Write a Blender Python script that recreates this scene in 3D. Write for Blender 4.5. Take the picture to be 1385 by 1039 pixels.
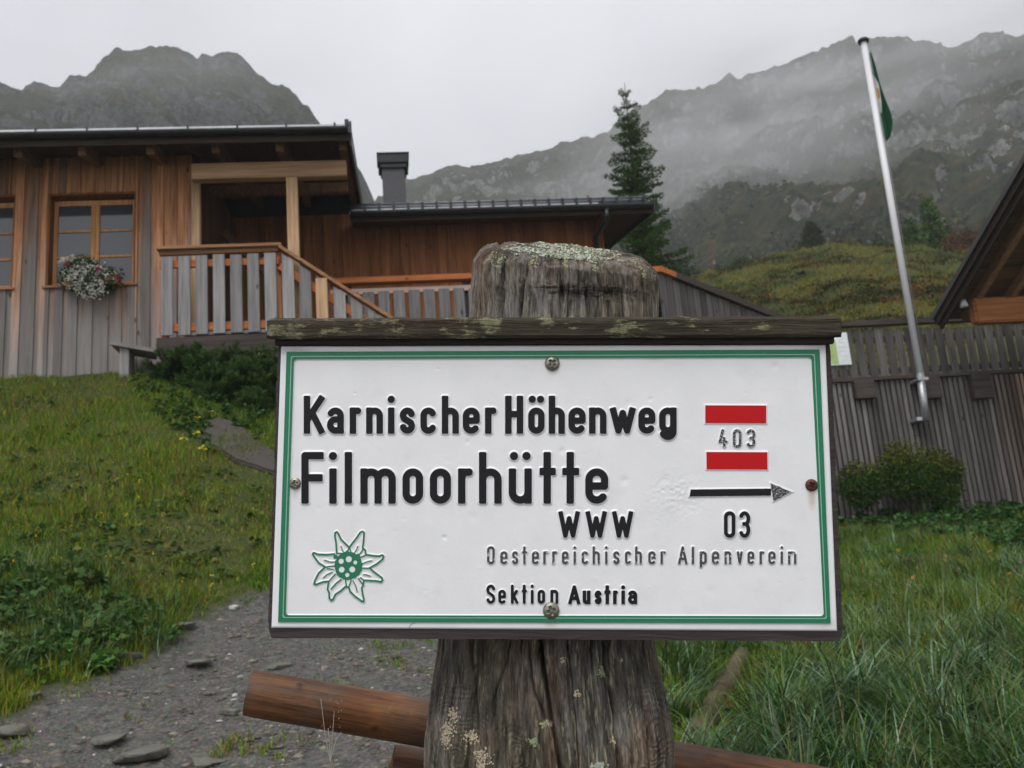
import bpy, bmesh, math, random
import numpy as np
from mathutils import Vector, Matrix
random.seed(7); rng = np.random.default_rng(11)
S = bpy.context.scene
for o in list(bpy.data.objects): bpy.data.objects.remove(o)
# ------------------------------------------------------------ camera
F, CX, CY = 1346.0, 692.5, 519.5
PI = math.pi
pitch, roll = math.radians(13.6), math.radians(4.6)
fw = Vector((0, math.cos(pitch), math.sin(pitch)))
u0 = Vector((0, -math.sin(pitch), math.cos(pitch))); r0 = Vector((1, 0, 0))
rt = r0*math.cos(roll) - u0*math.sin(roll); up = r0*math.sin(roll) + u0*math.cos(roll)
cd = bpy.data.cameras.new('camera'); cam = bpy.data.objects.new('camera', cd); S.collection.objects.link(cam)
M = Matrix((rt, up, -fw)).transposed().to_4x4(); cam.matrix_world = M
cd.sensor_fit = 'HORIZONTAL'; cd.sensor_width = 36; cd.lens = F/1385*36
cd.clip_start = .05; cd.clip_end = 3000
cd.dof.use_dof = True; cd.dof.focus_distance = 1.085; cd.dof.aperture_fstop = 17
S.camera = cam
# ------------------------------------------------------------ sky, sun, exposure
SUN_EL, SUN_AZ = math.radians(52), math.radians(200)      # soft overcast glow, high behind the camera
w = bpy.data.worlds.new('World'); S.world = w; w.use_nodes = True
nt = w.node_tree; nt.nodes.clear()
sky = nt.nodes.new('ShaderNodeTexSky'); sky.sky_type = 'NISHITA'; sky.sun_disc = False
sky.sun_elevation = SUN_EL; sky.sun_rotation = SUN_AZ; sky.dust_density = 6; sky.air_density = 1.0
hs = nt.nodes.new('ShaderNodeHueSaturation'); hs.inputs['Saturation'].default_value = .12
nt.links.new(sky.outputs[0], hs.inputs['Color'])
tc = nt.nodes.new('ShaderNodeTexCoord'); nz = nt.nodes.new('ShaderNodeTexNoise')
nz.inputs['Scale'].default_value = 2.8; nz.inputs['Detail'].default_value = 4; nz.inputs['Roughness'].default_value = .45
nt.links.new(tc.outputs['Generated'], nz.inputs['Vector'])
rp = nt.nodes.new('ShaderNodeValToRGB')                     # overcast cloud deck, a little uneven
rp.color_ramp.elements[0].position = .3; rp.color_ramp.elements[0].color = (4.75, 4.85, 5.15, 1)
rp.color_ramp.elements[1].position = .7; rp.color_ramp.elements[1].color = (6.35, 6.45, 6.75, 1)
nt.links.new(nz.outputs[0], rp.inputs[0])
mx = nt.nodes.new('ShaderNodeMix'); mx.data_type = 'RGBA'; mx.inputs[0].default_value = .93
nt.links.new(hs.outputs[0], mx.inputs[6]); nt.links.new(rp.outputs[0], mx.inputs[7])
bg = nt.nodes.new('ShaderNodeBackground'); bg.inputs[1].default_value = .145
out = nt.nodes.new('ShaderNodeOutputWorld')
nt.links.new(mx.outputs[2], bg.inputs[0]); nt.links.new(bg.outputs[0], out.inputs[0])
sl = bpy.data.lights.new('sun', 'SUN'); sl.energy = 1.75; sl.angle = math.radians(40); sl.color = (1, .97, .93)
so = bpy.data.objects.new('sun', sl); S.collection.objects.link(so)
sd = Vector((math.cos(SUN_EL)*math.sin(SUN_AZ), math.cos(SUN_EL)*math.cos(SUN_AZ), math.sin(SUN_EL)))
so.rotation_euler = sd.to_track_quat('Z', 'Y').to_euler()
S.view_settings.view_transform = 'Standard'; S.view_settings.look = 'None'
S.view_settings.exposure = 0.14; S.view_settings.gamma = 1
S.render.engine = 'CYCLES'
S.cycles.max_bounces = 6; S.cycles.volume_bounces = 1
# ------------------------------------------------------------ picture <-> place
def ray(x, y):
    return (fw*F + rt*(x-CX) - up*(y-CY)).normalized()
AZ = math.radians(7.2)
hv = Vector((math.cos(AZ), math.sin(AZ), 0)); bv = Vector((-math.sin(AZ), math.cos(AZ), 0))
def W(s, q, z): return hv*s + bv*q + Vector((0, 0, z))     # the houses' own axes: along the front, back, up
def hp(x, y, q):
    v = ray(x, y); t = q/v.dot(bv); p = v*t
    return p.dot(hv), p.z
def hs_(x, y, q): return hp(x, y, q)[0]
def hz_(x, y, q): return hp(x, y, q)[1]
# ------------------------------------------------------------ noise (numpy)
def _h(ix, iy, iz, seed):
    n = (ix*374761393 + iy*668265263 + iz*2147483647 + seed*974634777) & 0xffffffff
    n = ((n ^ (n >> 13))*1274126177) & 0xffffffff
    n = ((n ^ (n >> 16))*2246822519) & 0xffffffff
    return ((n ^ (n >> 15)) & 0xffffff)/float(0xffffff)
def vnoise(x, y, z=0, seed=0):
    x, y, z = np.broadcast_arrays(np.asarray(x, float), np.asarray(y, float), np.asarray(z, float))
    xi, yi, zi = np.floor(x).astype(np.int64), np.floor(y).astype(np.int64), np.floor(z).astype(np.int64)
    u, v, t = x-xi, y-yi, z-zi
    u = u*u*(3-2*u); v = v*v*(3-2*v); t = t*t*(3-2*t)
    r = 0
    for a in (0, 1):
        for b in (0, 1):
            for c in (0, 1):
                r = r + _h(xi+a, yi+b, zi+c, seed)*(u if a else 1-u)*(v if b else 1-v)*(t if c else 1-t)
    return r*2-1
def fbm(x, y, z=0, o=4, seed=0, g=.5, ridged=False):
    r = 0; a = 1; s = 0; f = 1
    for i in range(o):
        n = vnoise(np.asarray(x)*f, np.asarray(y)*f, np.asarray(z)*f, seed+i*7)
        if ridged: n = 1-2*np.abs(n)
        r = r + a*n; s += a; a *= g; f *= 2.03
    return r/s
def sstep(a, b, x):
    t = np.clip((x-a)/(b-a), 0, 1); return t*t*(3-2*t)
# ------------------------------------------------------------ objects
def props(o, label=None, cat=None, group=None, kind=None):
    if label: o['label'] = label
    if cat: o['category'] = cat
    if group: o['group'] = group
    if kind: o['kind'] = kind
    return o
def empty(name, loc, label, cat, group=None, mat=None):
    o = bpy.data.objects.new(name, None); S.collection.objects.link(o); o.empty_display_size = .1
    o.matrix_world = mat if mat is not None else Matrix.Translation(loc) @ Matrix.Rotation(AZ, 4, 'Z')
    o['_m'] = 0; del o['_m']
    return props(o, label, cat, group)
def wm(o):
    m = o.matrix_basis.copy()
    if o.parent: m = wm(o.parent) @ m
    return m
def link(name, me, mat=None, parent=None, local=False, **kw):
    """me is given in world coordinates (or in the parent's if local)"""
    o = bpy.data.objects.new(name, me); S.collection.objects.link(o)
    if mat is not None:
        if isinstance(mat, (list, tuple)):
            for m in mat: me.materials.append(m)
        else: me.materials.append(mat)
    if parent is not None:
        if not local: me.transform(wm(parent).inverted())
        o.parent = parent
    elif not local:                                        # put the origin at the thing's base
        n = len(me.vertices)
        if n and n < 400000:
            co = np.empty(n*3); me.vertices.foreach_get('co', co); co = co.reshape(-1, 3)
            c = (co.min(0)+co.max(0))/2; c[2] = co[:, 2].min()
            me.transform(Matrix.Translation(-Vector(c))); o.location = c
    return props(o, **kw)
def copy_tree(o, mat=None, parent=None):
    c = o.copy(); S.collection.objects.link(c); c.parent = parent
    if mat is not None: c.matrix_basis = mat
    for ch in [k for k in bpy.data.objects if k.parent == o and k is not c]: copy_tree(ch, None, c)
    return c
def npmesh(name, V, faces4=None, faces3=None, smooth=False, col=None, mi=None):
    V = np.asarray(V, np.float32).reshape(-1, 3)
    me = bpy.data.meshes.new(name); me.vertices.add(len(V)); me.vertices.foreach_set('co', V.ravel())
    L = []; st = []; tot = []; k = 0
    if faces4 is not None and len(faces4):
        f = np.asarray(faces4, np.int32).reshape(-1, 4); L.append(f.ravel())
        st.append(np.arange(len(f))*4); tot.append(np.full(len(f), 4)); k = len(f)*4
    if faces3 is not None and len(faces3):
        f = np.asarray(faces3, np.int32).reshape(-1, 3); L.append(f.ravel())
        st.append(k+np.arange(len(f))*3); tot.append(np.full(len(f), 3))
    L = np.concatenate(L); st = np.concatenate(st).astype(np.int32); tot = np.concatenate(tot).astype(np.int32)
    me.loops.add(len(L)); me.loops.foreach_set('vertex_index', L)
    me.polygons.add(len(st)); me.polygons.foreach_set('loop_start', st); me.polygons.foreach_set('loop_total', tot)
    if smooth: me.polygons.foreach_set('use_smooth', np.ones(len(st), bool))
    me.update(calc_edges=True)
    if col is not None:
        a = me.color_attributes.new('tint', 'FLOAT_COLOR', 'POINT')
        c = np.ones((len(V), 4), np.float32); c[:, :3] = np.asarray(col).reshape(-1, 3); a.data.foreach_set('color', c.ravel())
    me.validate(); return me
def gridfaces(nu, nv, wrap_u=False):
    i = np.arange(nu if wrap_u else nu-1)[:, None]; j = np.arange(nv-1)[None, :]
    a = i*nv+j; b = ((i+1) % nu)*nv+j
    return np.stack([a, b, b+1, a+1], -1).reshape(-1, 4)
class MB:
    """collects boxes and prisms; every piece gets its own tint"""
    def __init__(s): s.v = []; s.f = []; s.c = []; s.sm = []
    def add(s, vs, fs, tint=None, smooth=False):
        n = len(s.v); t = tint if tint is not None else random.random()
        s.v += [Vector(v) for v in vs]; s.f += [[i+n for i in f] for f in fs]; s.c += [t]*len(vs); s.sm += [smooth]*len(fs)
        return s
    def hexa(s, p, tint=None, bev=0):
        """p: 8 corners, bottom four then top four"""
        return s.add(p, [(3, 2, 1, 0), (4, 5, 6, 7), (0, 1, 5, 4), (1, 2, 6, 5), (2, 3, 7, 6), (3, 0, 4, 7)], tint)
    def box(s, s0, s1, q0, q1, z0, z1, tint=None, jit=0):
        j = lambda: random.uniform(-jit, jit)
        s0 += j(); s1 += j(); z1 += j()
        return s.hexa([W(s0, q0, z0), W(s1, q0, z0), W(s1, q1, z0), W(s0, q1, z0),
                       W(s0, q0, z1), W(s1, q0, z1), W(s1, q1, z1), W(s0, q1, z1)], tint)
    def bar(s, a, b, w_, h_, tint=None, upv=Vector((0, 0, 1))):
        a, b = Vector(a), Vector(b); d = (b-a).normalized(); x = d.cross(upv).normalized()*w_/2; y = x.cross(d).normalized()*h_/2
        return s.hexa([a-x-y, a+x-y, b+x-y, b-x-y, a-x+y, a+x+y, b+x+y, b-x+y], tint)
    def tube(s, pts, rad, n=10, tint=None, cap=True):
        pts = [Vector(p) for p in pts]; vs = []; fs = []
        rad = rad if isinstance(rad, (list, tuple)) else [rad]*len(pts)
        px = None
        for i, p in enumerate(pts):
            d = (pts[min(i+1, len(pts)-1)]-pts[max(i-1, 0)]).normalized()
            x = d.orthogonal().normalized() if px is None else (px-d*px.dot(d)).normalized()
            px = x; y = d.cross(x)
            vs += [p+(x*math.cos(2*PI*k/n)+y*math.sin(2*PI*k/n))*rad[i] for k in range(n)]
        for i in range(len(pts)-1):
            for k in range(n): fs.append((i*n+k, i*n+(k+1) % n, (i+1)*n+(k+1) % n, (i+1)*n+k))
        s.add(vs, fs, tint, True)
        if cap:
            m = len(s.v)-len(vs); s.f.append([m+k for k in range(n)][::-1]); s.f.append([m+(len(pts)-1)*n+k for k in range(n)]); s.sm += [False, False]
        return s
    def build(s, name, mat, parent=None, bevel=0, **kw):
        me = bpy.data.meshes.new(name); me.from_pydata([tuple(v) for v in s.v], [], s.f)
        a = me.attributes.new('rnd', 'FLOAT', 'POINT'); a.data.foreach_set('value', s.c)
        me.polygons.foreach_set('use_smooth', s.sm); me.update()
        if bevel:
            bm = bmesh.new(); bm.from_mesh(me)
            bmesh.ops.bevel(bm, geom=[e for e in bm.edges if e.calc_face_angle(0) > .6], offset=bevel, segments=2, affect='EDGES', clamp_overlap=True)
            bm.to_mesh(me); bm.free()
        return link(name, me, mat, parent, **kw)
def build_each(mb, name, mat, parent=None, bevel=0, **kw):
    """every box of mb as an object of its own"""
    for i in range(0, len(mb.v), 8):
        m = MB(); m.hexa(mb.v[i:i+8], mb.c[i]); m.build(name, mat, parent, bevel, **kw)
# ------------------------------------------------------------ materials
def mat(name):
    m = bpy.data.materials.new(name); m.use_nodes = True; n = m.node_tree
    return m, n, n.nodes['Principled BSDF'], n.nodes.new, n.links.new
def ramp(new, stops):
    r = new('ShaderNodeValToRGB'); e = r.color_ramp.elements
    while len(e) < len(stops): e.new(.5)
    for k, (p, c) in zip(e, stops): k.position = p; k.color = (*c, 1) if len(c) == 3 else c
    return r
def noise(new, ln, vec, scale, detail=4, rough=.5):
    n = new('ShaderNodeTexNoise'); n.inputs['Scale'].default_value = scale; n.inputs['Detail'].default_value = detail
    n.inputs['Roughness'].default_value = rough
    if vec is not None: ln(vec, n.inputs['Vector'])
    return n.outputs[0]
def mixc(new, ln, f, a, b, typ='MIX'):
    m = new('ShaderNodeMix'); m.data_type = 'RGBA'; m.blend_type = typ
    for sock, v in ((m.inputs[0], f), (m.inputs[6], a), (m.inputs[7], b)):
        if hasattr(v, 'node'): ln(v, sock)
        elif isinstance(v, (int, float)): sock.default_value = v
        else: sock.default_value = (*v, 1)
    return m.outputs[2]
def maths(new, ln, op, a, b=0, c=0):
    m = new('ShaderNodeMath'); m.operation = op
    for i, v in enumerate((a, b, c)):
        if hasattr(v, 'node'): ln(v, m.inputs[i])
        else: m.inputs[i].default_value = v
    return m.outputs[0]
def bump(new, ln, bs, h, dist, strength=1):
    b = new('ShaderNodeBump'); b.inputs['Distance'].default_value = dist; b.inputs['Strength'].default_value = strength
    ln(h, b.inputs['Height']); ln(b.outputs[0], bs.inputs['Normal']); return b
def plain(name, c, rough=.5, metal=0, var=.15, scale=8, bmp=0, spec=.5):
    m, n, bs, new, ln = mat(name); t = new('ShaderNodeTexCoord')
    x = noise(new, ln, t.outputs['Object'], scale, 5, .6)
    r = ramp(new, [(.3, [k*(1-var) for k in c]), (.7, [min(1, k*(1+var)) for k in c])]); ln(x, r.inputs[0])
    ln(r.outputs[0], bs.inputs['Base Color']); bs.inputs['Roughness'].default_value = rough; bs.inputs['Metallic'].default_value = metal
    bs.inputs['Specular IOR Level'].default_value = spec
    if bmp: bump(new, ln, bs, x, bmp)
    return m
def wood(name, dark, light, axis='z', gs=28, stretch=.05, tint=.5, knots=True, grey=None, zr=None, rough=.75, bmp=.002):
    """boards: grain runs along axis, each board has its own shade; grey = weathered colour below height zr"""
    m, n, bs, new, ln = mat(name); g = new('ShaderNodeNewGeometry'); at = new('ShaderNodeAttribute'); at.attribute_name = 'rnd'
    rot = new('ShaderNodeMapping'); rot.inputs['Rotation'].default_value = (0, 0, -AZ); ln(g.outputs['Position'], rot.inputs[0])
    mp = new('ShaderNodeMapping'); sc = [1, 1, 1]; sc['xyz'.index(axis)] = stretch; mp.inputs['Scale'].default_value = sc
    ln(rot.outputs[0], mp.inputs[0])
    ad = new('ShaderNodeVectorMath'); ad.operation = 'ADD'; ln(mp.outputs[0], ad.inputs[0])
    cb = new('ShaderNodeCombineXYZ'); r17 = maths(new, ln, 'MULTIPLY', at.outputs['Fac'], 23.7)
    for i in range(3): ln(r17, cb.inputs[i])
    ln(cb.outputs[0], ad.inputs[1]); v = ad.outputs[0]
    g1 = noise(new, ln, v, gs, 6, .65)
    cr = ramp(new, [(.28, dark), (.62, light)]); ln(g1, cr.inputs[0]); col = cr.outputs[0]
    if grey is not None:
        sx = new('ShaderNodeSeparateXYZ'); ln(g.outputs['Position'], sx.inputs[0])
        nn = noise(new, ln, v, gs*.3, 3, .6)
        k = maths(new, ln, 'SUBTRACT', sx.outputs[2], zr[0]); k = maths(new, ln, 'DIVIDE', k, zr[1]-zr[0])
        k = maths(new, ln, 'ADD', k, maths(new, ln, 'MULTIPLY', maths(new, ln, 'SUBTRACT', nn, .5), 1.6))
        k = maths(new, ln, 'ADD', k, maths(new, ln, 'MULTIPLY', maths(new, ln, 'SUBTRACT', at.outputs['Fac'], .5), .9))
        kk = new('ShaderNodeClamp'); ln(k, kk.inputs[0])
        gr = ramp(new, [(.25, [c*.6 for c in grey]), (.7, grey)]); ln(g1, gr.inputs[0])
        col = mixc(new, ln, kk.outputs[0], gr.outputs[0], col)
    if knots:
        vo = new('ShaderNodeTexVoronoi'); vo.inputs['Scale'].default_value = 5.0
        mk = new('ShaderNodeMapping'); s2 = [1, 1, 1]; s2['xyz'.index(axis)] = .45; mk.inputs['Scale'].default_value = s2
        ln(v, mk.inputs[0]); mk.inputs['Scale'].default_value = [1, 1, 1] if stretch > .3 else [s2[i]/sc[i]*1.0 if i == 'xyz'.index(axis) else 1 for i in range(3)]
        ln(mk.outputs[0], vo.inputs['Vector'])
        kr = ramp(new, [(.06, (1, 1, 1)), (.11, (0, 0, 0))]); ln(vo.outputs['Distance'], kr.inputs[0])
        col = mixc(new, ln, maths(new, ln, 'MULTIPLY', kr.outputs[0], .8), col, [c*.35 for c in dark])
    tv = maths(new, ln, 'ADD', maths(new, ln, 'MULTIPLY', at.outputs['Fac'], tint), 1-tint/2)
    hsv = new('ShaderNodeHueSaturation'); ln(col, hsv.inputs['Color']); ln(tv, hsv.inputs['Value'])
    ln(hsv.outputs[0], bs.inputs['Base Color']); bs.inputs['Roughness'].default_value = rough
    bs.inputs['Specular IOR Level'].default_value = .14
    bump(new, ln, bs, g1, bmp)
    return m
def leafmat(name, rough=.6, trans=.25, spec=.3):
    m, n, bs, new, ln = mat(name); at = new('ShaderNodeAttribute'); at.attribute_name = 'tint'
    ln(at.outputs['Color'], bs.inputs['Base Color']); bs.inputs['Roughness'].default_value = rough
    bs.inputs['Specular IOR Level'].default_value = spec
    tr = new('ShaderNodeBsdfTranslucent'); ln(at.outputs['Color'], tr.inputs['Color'])
    mx = new('ShaderNodeMixShader'); mx.inputs[0].default_value = trans
    ln(bs.outputs[0], mx.inputs[1]); ln(tr.outputs[0], mx.inputs[2]); ln(mx.outputs[0], n.nodes['Material Output'].inputs[0])
    return m
M_LEAF = leafmat('leaf', .6, .25, .14); M_GRASS = leafmat('grass_blade', .6, .3, .12); M_WETG = leafmat('wet_grass_blade', .38, .25, .5)
BROWN_D, BROWN_L = (.12, .05, .022), (.36, .18, .085)
M_WALL = wood('larch_boards', (.13, .050, .022), (.44, .215, .105), grey=(.255, .232, .218), zr=(4.3, 6.0), tint=.8, bmp=.004)
M_WALLB = wood('red_larch_boards', (.15, .05, .02), (.34, .14, .055), tint=.45)
M_GREY = wood('grey_boards', (.12, .115, .115), (.26, .25, .25), tint=.6)
M_DGREY = wood('dark_grey_boards', (.045, .042, .042), (.125, .115, .112), tint=.7)
M_DGREYX = wood('dark_grey_rail', (.03, .024, .022), (.08, .065, .058), axis='x', tint=.4)
M_GREYX = wood('grey_rail', (.10, .095, .09), (.24, .225, .21), axis='x', tint=.4)
M_ORX = wood('orange_rail', (.22, .06, .02), (.44, .15, .05), axis='x', tint=.3)
M_ORZ = wood('orange_post', (.26, .10, .04), (.50, .24, .11), tint=.3)
M_TANX = wood('tan_beam', (.20, .11, .055), (.42, .26, .15), axis='x', tint=.3)
M_TANZ = wood('tan_post', (.24, .14, .075), (.50, .33, .20), tint=.3)
M_BRX = wood('brown_rail', (.16, .075, .035), (.36, .19, .10), axis='x', tint=.3)
M_RAFT = wood('rafter', (.09, .045, .025), (.22, .12, .07), axis='y', tint=.5)
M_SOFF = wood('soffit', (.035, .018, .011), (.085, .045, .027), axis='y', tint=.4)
M_WIN = wood('window_wood', (.30, .13, .05), (.52, .27, .12), tint=.15, knots=False)
M_METAL = plain('dark_sheet_metal', (.035, .036, .038), .35, .6, .3)
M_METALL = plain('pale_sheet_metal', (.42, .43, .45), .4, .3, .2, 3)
M_GALV = plain('galvanised', (.42, .43, .45), .45, .7, .2, 20)
M_ALU = plain('pale_aluminium', (.60, .60, .62), .35, .35, .06, 5)
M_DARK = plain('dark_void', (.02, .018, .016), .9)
M_SLATE = plain('slate_cladding', (.045, .045, .05), .6, 0, .2, 10)
# ============================================================ THE LAY OF THE LAND
LD = np.array([-400, -60, -10, 0, 2, 4, 6.5, 9, 12.4, 14, 18, 24, 60.]); LZ = np.array([-60, -14, -3.6, -1.4, -1.02, -.48, .37, 1.75, 3.42, 3.5, 3.6, 4.2, 8.])
RD = np.array([-400, -60, -10, 0, 2, 4, 8, 12, 16.6, 17.6, 19, 60.]); RZ = np.array([-60, -14, -3.6, -1.4, -1.05, -.6, .0, .62, 1.3, 1.6, 3.7, 8.])
def px_dir(x, y):
    v = ray(x, y); return v.x/v.y, v.z/math.hypot(v.x, v.y)
def outline(pts):                                           # skyline: tangent of bearing -> tangent of elevation
    a = np.array([px_dir(*p) for p in pts]); o = np.argsort(a[:, 0]); return a[o, 0], a[o, 1]
KX, KE = outline([(-400, 470), (700, 440), (860, 405), (935, 378), (1000, 362), (1060, 347), (1130, 336), (1230, 340), (1330, 352), (1450, 330), (1700, 300)])
KD0, KD1 = 21.0, 38.0
def gz(x, y, detail=True):
    x = np.asarray(x, float); y = np.asarray(y, float)
    s = x*hv.x+y*hv.y; q = x*bv.x+y*bv.y
    k = sstep(-2.5, 3.6, s)
    z = np.interp(q, LD, LZ)*(1-k)+np.interp(q, RD, RZ)*k
    z = z - .25*sstep(2.2, 4.5, q)*(1-sstep(5, 9, q))*np.exp(-((s+.6)/1.6)**2)*.5          # the path lies a little low
    r = np.hypot(x, y); e = np.interp(x/np.maximum(y, 1), KX, KE)
    kz = 4.2+(r-KD0)/(KD1-KD0)*(KD1*e-4.2)
    kn = KD1*e*np.sin(np.clip((KD1-r)/60+PI/2, 0, PI))
    kn2 = np.where(r < KD1, kz, kn)
    t = sstep(KD0-2, KD0+1, r)*(y > 0)*(q > 18)
    z = z*(1-t)+kn2*t
    if detail:
        far = np.clip(r/20, .0, 2.2)
        z = z + .05*fbm(x*.9, y*.9, 0, 4, 3)*(1+2.2*far*(r > 19)) + .02*fbm(x*4, y*4, 0, 3, 9)*(r < 20)
        z = z + .45*fbm(x*.35, y*.6, 0, 4, 5, .55, True)*sstep(20, 26, r)*(y > 0)
    return z
def ghit(px, py, d0=1.5, d1=40):
    v = ray(px, py); t = np.linspace(d0, d1, 1500); p = np.array(v)[None]*t[:, None]
    b = np.nonzero(p[:, 2] < gz(p[:, 0], p[:, 1], False))[0]
    return Vector(p[b[0]]) if len(b) else Vector(p[-1])
# the gravel path, from its edges in the picture carried down to the ground
PATH_L = [ghit(*p) for p in ((-260, 1060), (-60, 985), (60, 945), (150, 905), (205, 872), (255, 838), (320, 812), (380, 790), (430, 750), (470, 700))]
PATH_R = [ghit(*p) for p in ((1500, 1500), (1050, 1300), (850, 1120), (790, 980), (760, 900), (745, 850), (720, 800), (690, 750), (640, 700), (600, 660))]
def path_mask(x, y):
    """1 on gravel, 0 on grass"""
    yl = np.array([p.y for p in PATH_L]); xl = np.array([p.x for p in PATH_L]); yr = np.array([p.y for p in PATH_R]); xr = np.array([p.x for p in PATH_R])
    a = np.interp(y, yl, xl); b = np.interp(y, np.sort(yr), xr[np.argsort(yr)])
    a = np.where(y < yl[0], xl[0]-1.5*(yl[0]-y), a)
    n = .30*fbm(x*2.2, y*2.2, 0, 5, 21, .6)
    m = np.minimum(x-a, b-x)+n
    return sstep(-.06, .10, m)*(1-sstep(11.2, 11.8, y))
def axis(parts):
    r = []
    for a, b, n in parts: r += list(np.linspace(a, b, n, endpoint=False))
    return np.array(r+[parts[-1][1]])
gx = axis([(-430, -60, 30), (-60, -14, 60), (-14, -5, 70), (-5, 4, 190), (4, 12, 110), (12, 45, 150), (45, 430, 50)])
gy = axis([(-50, -4, 30), (-4, 2.5, 50), (2.5, 9, 170), (9, 19, 130), (19, 50, 150), (50, 440, 50)])
X, Y = np.meshgrid(gx, gy, indexing='ij'); pm = path_mask(X, Y); Z = gz(X, Y)
Z = Z - .025*pm + pm*.012*fbm(X*9, Y*9, 0, 3, 31)
V = np.stack([X, Y, Z], -1).reshape(-1, 3)
me = npmesh('ground', V, gridfaces(len(gx), len(gy)), smooth=True, col=np.repeat(pm.reshape(-1, 1), 3, 1))
m, n, bs, new, ln = mat('ground'); at = new('ShaderNodeAttribute'); at.attribute_name = 'tint'; g = new('ShaderNodeNewGeometry')
P = g.outputs['Position']
n1 = noise(new, ln, P, 1.1, 5, .6); n2 = noise(new, ln, P, 14, 5, .7); n3 = noise(new, ln, P, 70, 3, .6)
gr = ramp(new, [(.30, (.022, .036, .010)), (.45, (.040, .055, .012)), (.58, (.075, .08, .018)), (.72, (.10, .06, .020))]); ln(mixc(new, ln, .45, n1, n2), gr.inputs[0])
st = ramp(new, [(.25, (.030, .027, .019)), (.5, (.088, .078, .056)), (.75, (.20, .182, .14))]); ln(mixc(new, ln, .6, n2, n3), st.inputs[0])
vo = new('ShaderNodeTexVoronoi'); vo.inputs['Scale'].default_value = 38; ln(P, vo.inputs['Vector'])
st2 = mixc(new, ln, .35, st.outputs[0], vo.outputs['Color'], 'OVERLAY')
hs2 = new('ShaderNodeHueSaturation'); hs2.inputs['Saturation'].default_value = .35; ln(st2, hs2.inputs['Color'])
ln(mixc(new, ln, at.outputs['Fac'], gr.outputs[0], hs2.outputs[0]), bs.inputs['Base Color'])
bs.inputs['Roughness'].default_value = .8; bs.inputs['Specular IOR Level'].default_value = .25
bump(new, ln, bs, mixc(new, ln, .5, n2, n3), .03)
link('ground', me, m, kind='structure')
# ------------------------------------------------------------ mountains
def mountain(name, pts, Rr, R0, e0, power, nu, nv, amp, seed, a0, a1, material, relief=1.0, crest=.62, cw=.05):
    KX_, KE_ = outline(pts)
    A = np.linspace(a0, a1, nu)                            # tangent of bearing
    T = np.concatenate([np.linspace(0, 1, nv), 1+np.linspace(.01, .5, nv//5)])
    A2, T2 = np.meshgrid(A, T, indexing='ij')
    rr = Rr(A2) if callable(Rr) else Rr
    R = R0+(rr-R0)*T2
    E = np.interp(A2, KX_, KE_)+.0045*fbm(A2*55, 0, 0, 5, seed+31, .6)
    t = np.clip(T2, 0, 1); e = e0+(E-e0)*t**power
    zz = R*e
    zz = np.where(T2 > 1, rr*E-(T2-1)*(rr-R0)*.9, zz)
    cs = 1/np.sqrt(1+A2**2); x = R*A2*cs; y = R*cs
    n_ = fbm(x/70, y/70, zz/60, 6, seed, .55, True)
    n2_ = fbm(x/14, y/14, zz/14, 4, seed+50, .55, True)
    fade = sstep(0, .12, T2)
    n3_ = fbm(x/32, y/32, zz/20, 4, seed+90, .6, True)
    d = amp*((n_-.15)*.55+(n3_-.1)*.45)*fade*(1-crest*np.exp(-((T2-1)/cw)**2)) + amp*.34*n2_*fade*(1-.5*np.exp(-((T2-1)/cw)**2))
    zz = zz+d*.8*relief; y = y-d*1.5*relief*sstep(0, .3, T2)
    V = np.stack([x, y, zz], -1).reshape(-1, 3)
    me = npmesh(name, V, gridfaces(nu, len(T))[:, ::-1], smooth=True)
    return link(name, me, material, kind='structure')
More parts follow.
